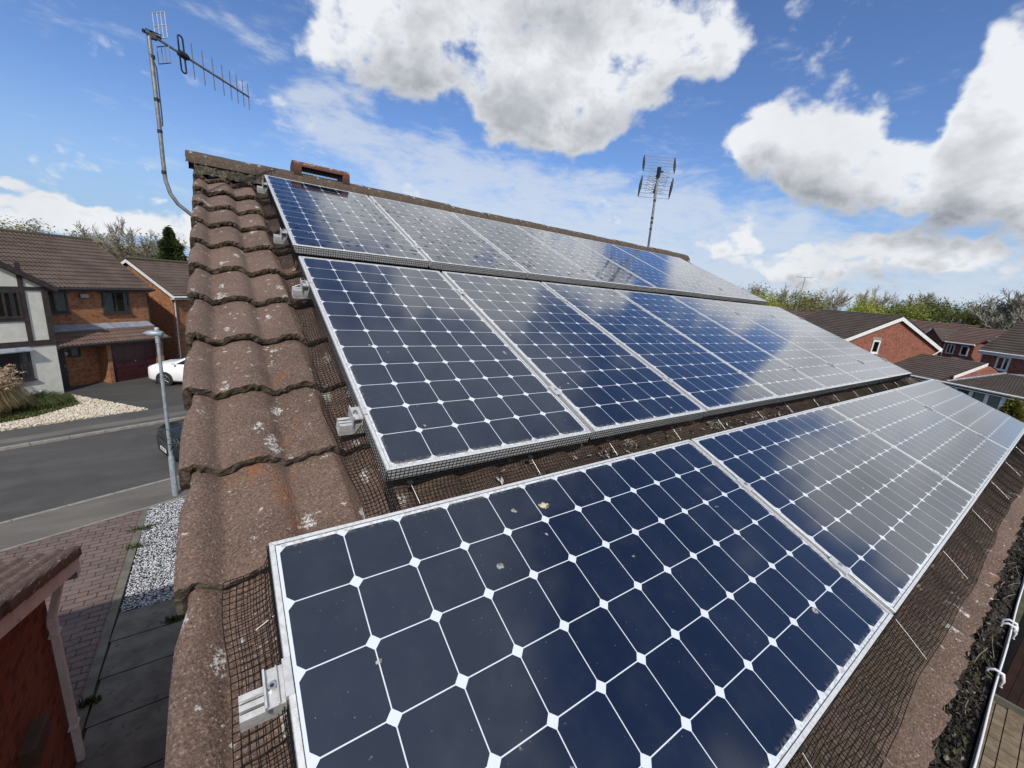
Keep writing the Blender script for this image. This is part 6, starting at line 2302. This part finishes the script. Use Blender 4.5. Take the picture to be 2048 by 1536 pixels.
def tree(name, label, cat, loc, h, seed, bark, leaf=None, leaves=0, lsize=.22, spread=.5, trunk=.2, depth=4, kids=(7, 5, 4, 4), upward=.35, ratio=.55, rmin=.012, group=None, low=.12, lspread=.5, wide=1.0):
    t = thing(name, label, cat, loc, random.Random(seed).uniform(0, 6), group)
    tv, tf, vs, fs, tips = skeleton(seed, h, spread, trunk, depth, kids, upward, ratio, rmin, low)
    mb = MB()
    mb.add(tv, tf, bark, True)
    mb.build('trunk', t)
    mb = MB()
    mb.add([(v.x * wide, v.y * wide, v.z) for v in vs], fs, bark)
    if leaf and leaves:
        r_ = random.Random(seed + 1)
        V_, F_ = [], []
        for i in range(leaves):
            p, d = tips[r_.randrange(len(tips))]
            c = Vector((p.x * wide, p.y * wide, p.z)) + Vector((r_.gauss(0, lspread), r_.gauss(0, lspread), r_.gauss(0, lspread * .8)))
            e1 = Vector((r_.gauss(0, 1), r_.gauss(0, 1), r_.gauss(0, .6))).normalized()
            e2 = e1.cross(Vector((r_.gauss(0, 1), r_.gauss(0, 1), r_.gauss(0, 1)))).normalized()
            s_ = lsize * r_.uniform(.5, 1.2)
            o = len(V_)
            V_ += [c - e1 * s_, c + e2 * s_ * .5, c + e1 * s_, c - e2 * s_ * .5]
            F_.append((o, o + 1, o + 2, o + 3))
        mb.add(V_, F_, leaf)
    mb.build('crown', t)
    return t


BARE = dict(spread=.42, kids=(12, 8, 6, 5), depth=4, upward=.4, ratio=.52, trunk=.22, low=.2)
# behind the timbered house
tree('bare_tree', 'wide bare brown tree rising behind the timbered house ridge', 'tree', (-10.4, 49, 0), 8.8, 101, M['bark'], rmin=.016, wide=1.25, **BARE)
tree('bare_tree', 'tall bare grey tree between the timbered house ridge and the conifer', 'tree', (-6.9, 46, 0), 9.5, 102, M['bark_grey'], rmin=.015, wide=1.05, **BARE)
tree('budding_tree', 'thin olive budding tree left of the dark conifer', 'tree', (-5.2, 47, 0), 8.5, 103, M['bark'], M['l_olive'], 2200, .12, rmin=.014, lspread=.4, **BARE)
tree('leafy_tree', 'yellow green treetop showing over the timbered house ridge at the left edge', 'tree', (-16.2, 57, 0), 8.15, 104, M['bark'], M['l_olive'], 9000, .13, spread=.55, lspread=.6)
tree('budding_tree', 'low olive bush filling the gap under the bare grey tree', 'tree', (-7.8, 50, 0), 7.1, 105, M['bark'], M['l_olive'], 6500, .17, spread=.6, lspread=.6)
tree('budding_tree', 'small bare shrub behind the valley of the two brick houses', 'tree', (-9.4, 47, 0), 7.6, 106, M['bark'], M['l_olive'], 1200, .14, spread=.6, lspread=.5, rmin=.014)


def conifer(name, label, loc, h, rad, m, n, seed, cat='conifer'):
    t = thing(name, label, cat, loc)
    mb = MB()
    mb.tube([(0, 0, 0), (0, 0, h * .95)], [.16, .03], M['bark'], 8)
    mb.build('trunk', t)
    r_ = random.Random(seed)
    V_, F_ = [], []
    for i in range(n):
        f = r_.random() ** .75
        z = h * (.06 + .94 * f)
        rr_ = rad * (1 - f) ** .8 * (1 + .16 * math.sin(z * 5 + 3) + .12 * math.sin(7 * z)) + .04
        a = r_.uniform(0, 2 * PI)
        q = rr_ * r_.uniform(.55, 1.08) * (1 + .12 * math.sin(3 * a + z * 2))
        c = Vector((q * math.cos(a), q * math.sin(a), z + r_.gauss(0, .08)))
        out = Vector((math.cos(a), math.sin(a), r_.uniform(-.5, .7))).normalized()
        sd = out.cross(Vector((r_.gauss(0, 1), r_.gauss(0, 1), r_.gauss(0, 1)))).normalized()
        s_ = r_.uniform(.10, .24)
        o = len(V_)
        V_ += [c - out * s_ * .6, c + sd * s_ * .35, c + out * s_, c - sd * s_ * .35]
        F_.append((o, o + 1, o + 2, o + 3))
    mb = MB()
    mb.add(V_, F_, m)
    mb.build('crown', t)


conifer('conifer_tree', 'dark pointed conifer behind the second brick house', (-3.45, 41.5, 0), 8.55, 2.3, M['l_conifer'], 16000, 5)
conifer('garden_conifer', 'golden green conifer in front of the white sunroom', (29.6, -1.15, 0), 3.5, .95, M['l_gold'], 5000, 6, 'shrub')
# belt beyond the houses on the right
RT = dict(group='trees beyond the houses on the right')
tree('budding_tree', 'beige budding tree just past the end of the top panel row', 'tree', (67.9, 28.6, 0), 10.4, 201, M['bark_pale'], M['l_olive'], 5000, .13, rmin=.022, lspread=.6, **BARE, **RT)
tree('leafy_tree', 'low bright green tree below the end of the top panel row', 'tree', (63.9, 25.4, 0), 8.2, 202, M['bark'], M['l_bright'], 10000, .15, lspread=.7, **RT)
tree('bare_tree', 'pale bare tree to the left of the tall aerial mast', 'tree', (74, 27.0, 0), 11.2, 203, M['bark_pale'], rmin=.028, **BARE, **RT)
tree('leafy_tree', 'mid green tree directly right of the tall aerial mast', 'tree', (67.3, 22.0, 0), 9.2, 204, M['bark'], M['l_mid'], 13000, .15, lspread=.6, **RT)
tree('bare_tree', 'pale bare tree behind the small aerial', 'tree', (80.3, 24.3, 0), 11.3, 205, M['bark_pale'], rmin=.028, wide=1.2, **BARE, **RT)
tree('budding_tree', 'brown olive tree behind the left end of the dark tiled ridge', 'tree', (64, 18.6, 0), 8.8, 206, M['bark'], M['l_olive'], 9000, .14, lspread=.7, spread=.55, **RT)
tree('budding_tree', 'olive bush low behind the mast, over the hidden roof', 'tree', (60, 20.2, 0), 7.2, 216, M['bark'], M['l_olive'], 9000, .14, lspread=.8, spread=.6, **RT)
tree('leafy_tree', 'bright yellow green tree over the middle of the dark tiled ridge', 'tree', (69.1, 16.5, 0), 8.8, 207, M['bark'], M['l_bright'], 15000, .15, lspread=.7, spread=.55, **RT)
tree('bare_tree', 'silvery bare tree between the bright green and darker green trees', 'tree', (80, 17.4, 0), 11.8, 208, M['bark_pale'], rmin=.030, **BARE, **RT)
tree('leafy_tree', 'mid green tree behind the peak of the gabled house', 'tree', (72.6, 13.3, 0), 8.8, 209, M['bark'], M['l_mid'], 14000, .15, lspread=.7, spread=.55, **RT)
tree('bare_tree', 'round headed silvery bare tree right of the gabled house peak', 'tree', (86, 13.6, 0), 11.8, 210, M['bark_pale'], rmin=.030, wide=1.15, **BARE, **RT)
tree('leafy_tree', 'dark green tree left of the distant solar array', 'tree', (80.5, 10.3, 0), 9.3, 211, M['bark'], M['l_dark'], 18000, .17, lspread=.9, spread=.6, **RT)
tree('leafy_tree', 'broad dark green tree above the distant solar array', 'tree', (84.5, 7.2, 0), 9.8, 212, M['bark'], M['l_dark'], 18000, .17, lspread=.9, spread=.6, wide=1.2, **RT)
tree('bare_tree', 'largest grey bare tree, tallest at the right edge', 'tree', (79.5, 4.6, 0), 12.4, 213, M['bark_grey'], rmin=.028, wide=1.25, **BARE, **RT)
tree('leafy_tree', 'dull green bushy tree below the largest grey bare tree', 'tree', (81, 5.6, 0), 8.6, 214, M['bark'], M['l_mid'], 16000, .16, lspread=.9, spread=.65, wide=1.2, **RT)
tree('bare_tree', 'grey bare tree cut by the right edge above the two storey house', 'tree', (78.5, 1.4, 0), 11.8, 215, M['bark_grey'], rmin=.028, **BARE, **RT)
tree('leafy_tree', 'low green bush behind the dark tiled ridge', 'tree', (76, 15.2, 0), 7.6, 217, M['bark'], M['l_mid'], 16000, .16, lspread=1.0, spread=.7, wide=1.3, **RT)
tree('leafy_tree', 'green thicket behind the small far gable', 'tree', (84, 11.4, 0), 8.2, 218, M['bark'], M['l_dark'], 18000, .17, lspread=1.1, spread=.7, wide=1.4, **RT)
tree('leafy_tree', 'dull green thicket to the right of the distant array house', 'tree', (88, 3.0, 0), 8.6, 219, M['bark'], M['l_dark'], 18000, .17, lspread=1.1, spread=.7, wide=1.5, **RT)
# shrub whose dark leaf tips show past the verge
t = thing('evergreen_shrub', 'dark glossy evergreen leaf sprays showing past the tiled verge near the lamp', 'shrub', (-1.0, 9.0, 0))
mb = MB()
rr = random.Random(77)
ends = []
for ex, ez in ((-.42, 2.50), (-.50, 2.78), (-.38, 2.62), (-.30, 2.9), (-.15, 3.0), (.05, 3.05), (.2, 2.9), (.3, 2.5), (-.25, 2.4), (0, 2.6), (.15, 2.3)):
    e = Vector((ex, rr.uniform(-.3, .3), ez))
    mb.tube([(0, 0, 0), (e.x * .3, e.y * .3, e.z * .5), e], [.022, .014, .006], M['bark'], 5)
    ends.append(e)
mb.build('stems', t)
mb = MB()
for e in ends:
    for k in range(9):
        a = rr.uniform(0, 2 * PI)
        d = Vector((math.cos(a), math.sin(a), rr.uniform(-.2, .8))).normalized()
        c = e + Vector((rr.gauss(0, .03), rr.gauss(0, .03), rr.uniform(-.25, .02)))
        s_ = d.cross(Vector((0, 0, 1))).normalized() * .024
        L_ = rr.uniform(.12, .20)
        D_ = Vector((0, 0, -.05))
        mb.add([c, c + d * L_ * .4 + s_, c + d * L_ * .8 + s_ * .7 + D_ * .4, c + d * L_ + D_, c + d * L_ * .8 - s_ * .7 + D_ * .4, c + d * L_ * .4 - s_], [(0, 1, 5), (1, 2, 4, 5), (2, 3, 4)], M['l_holly'])
mb.build('leaves', t)
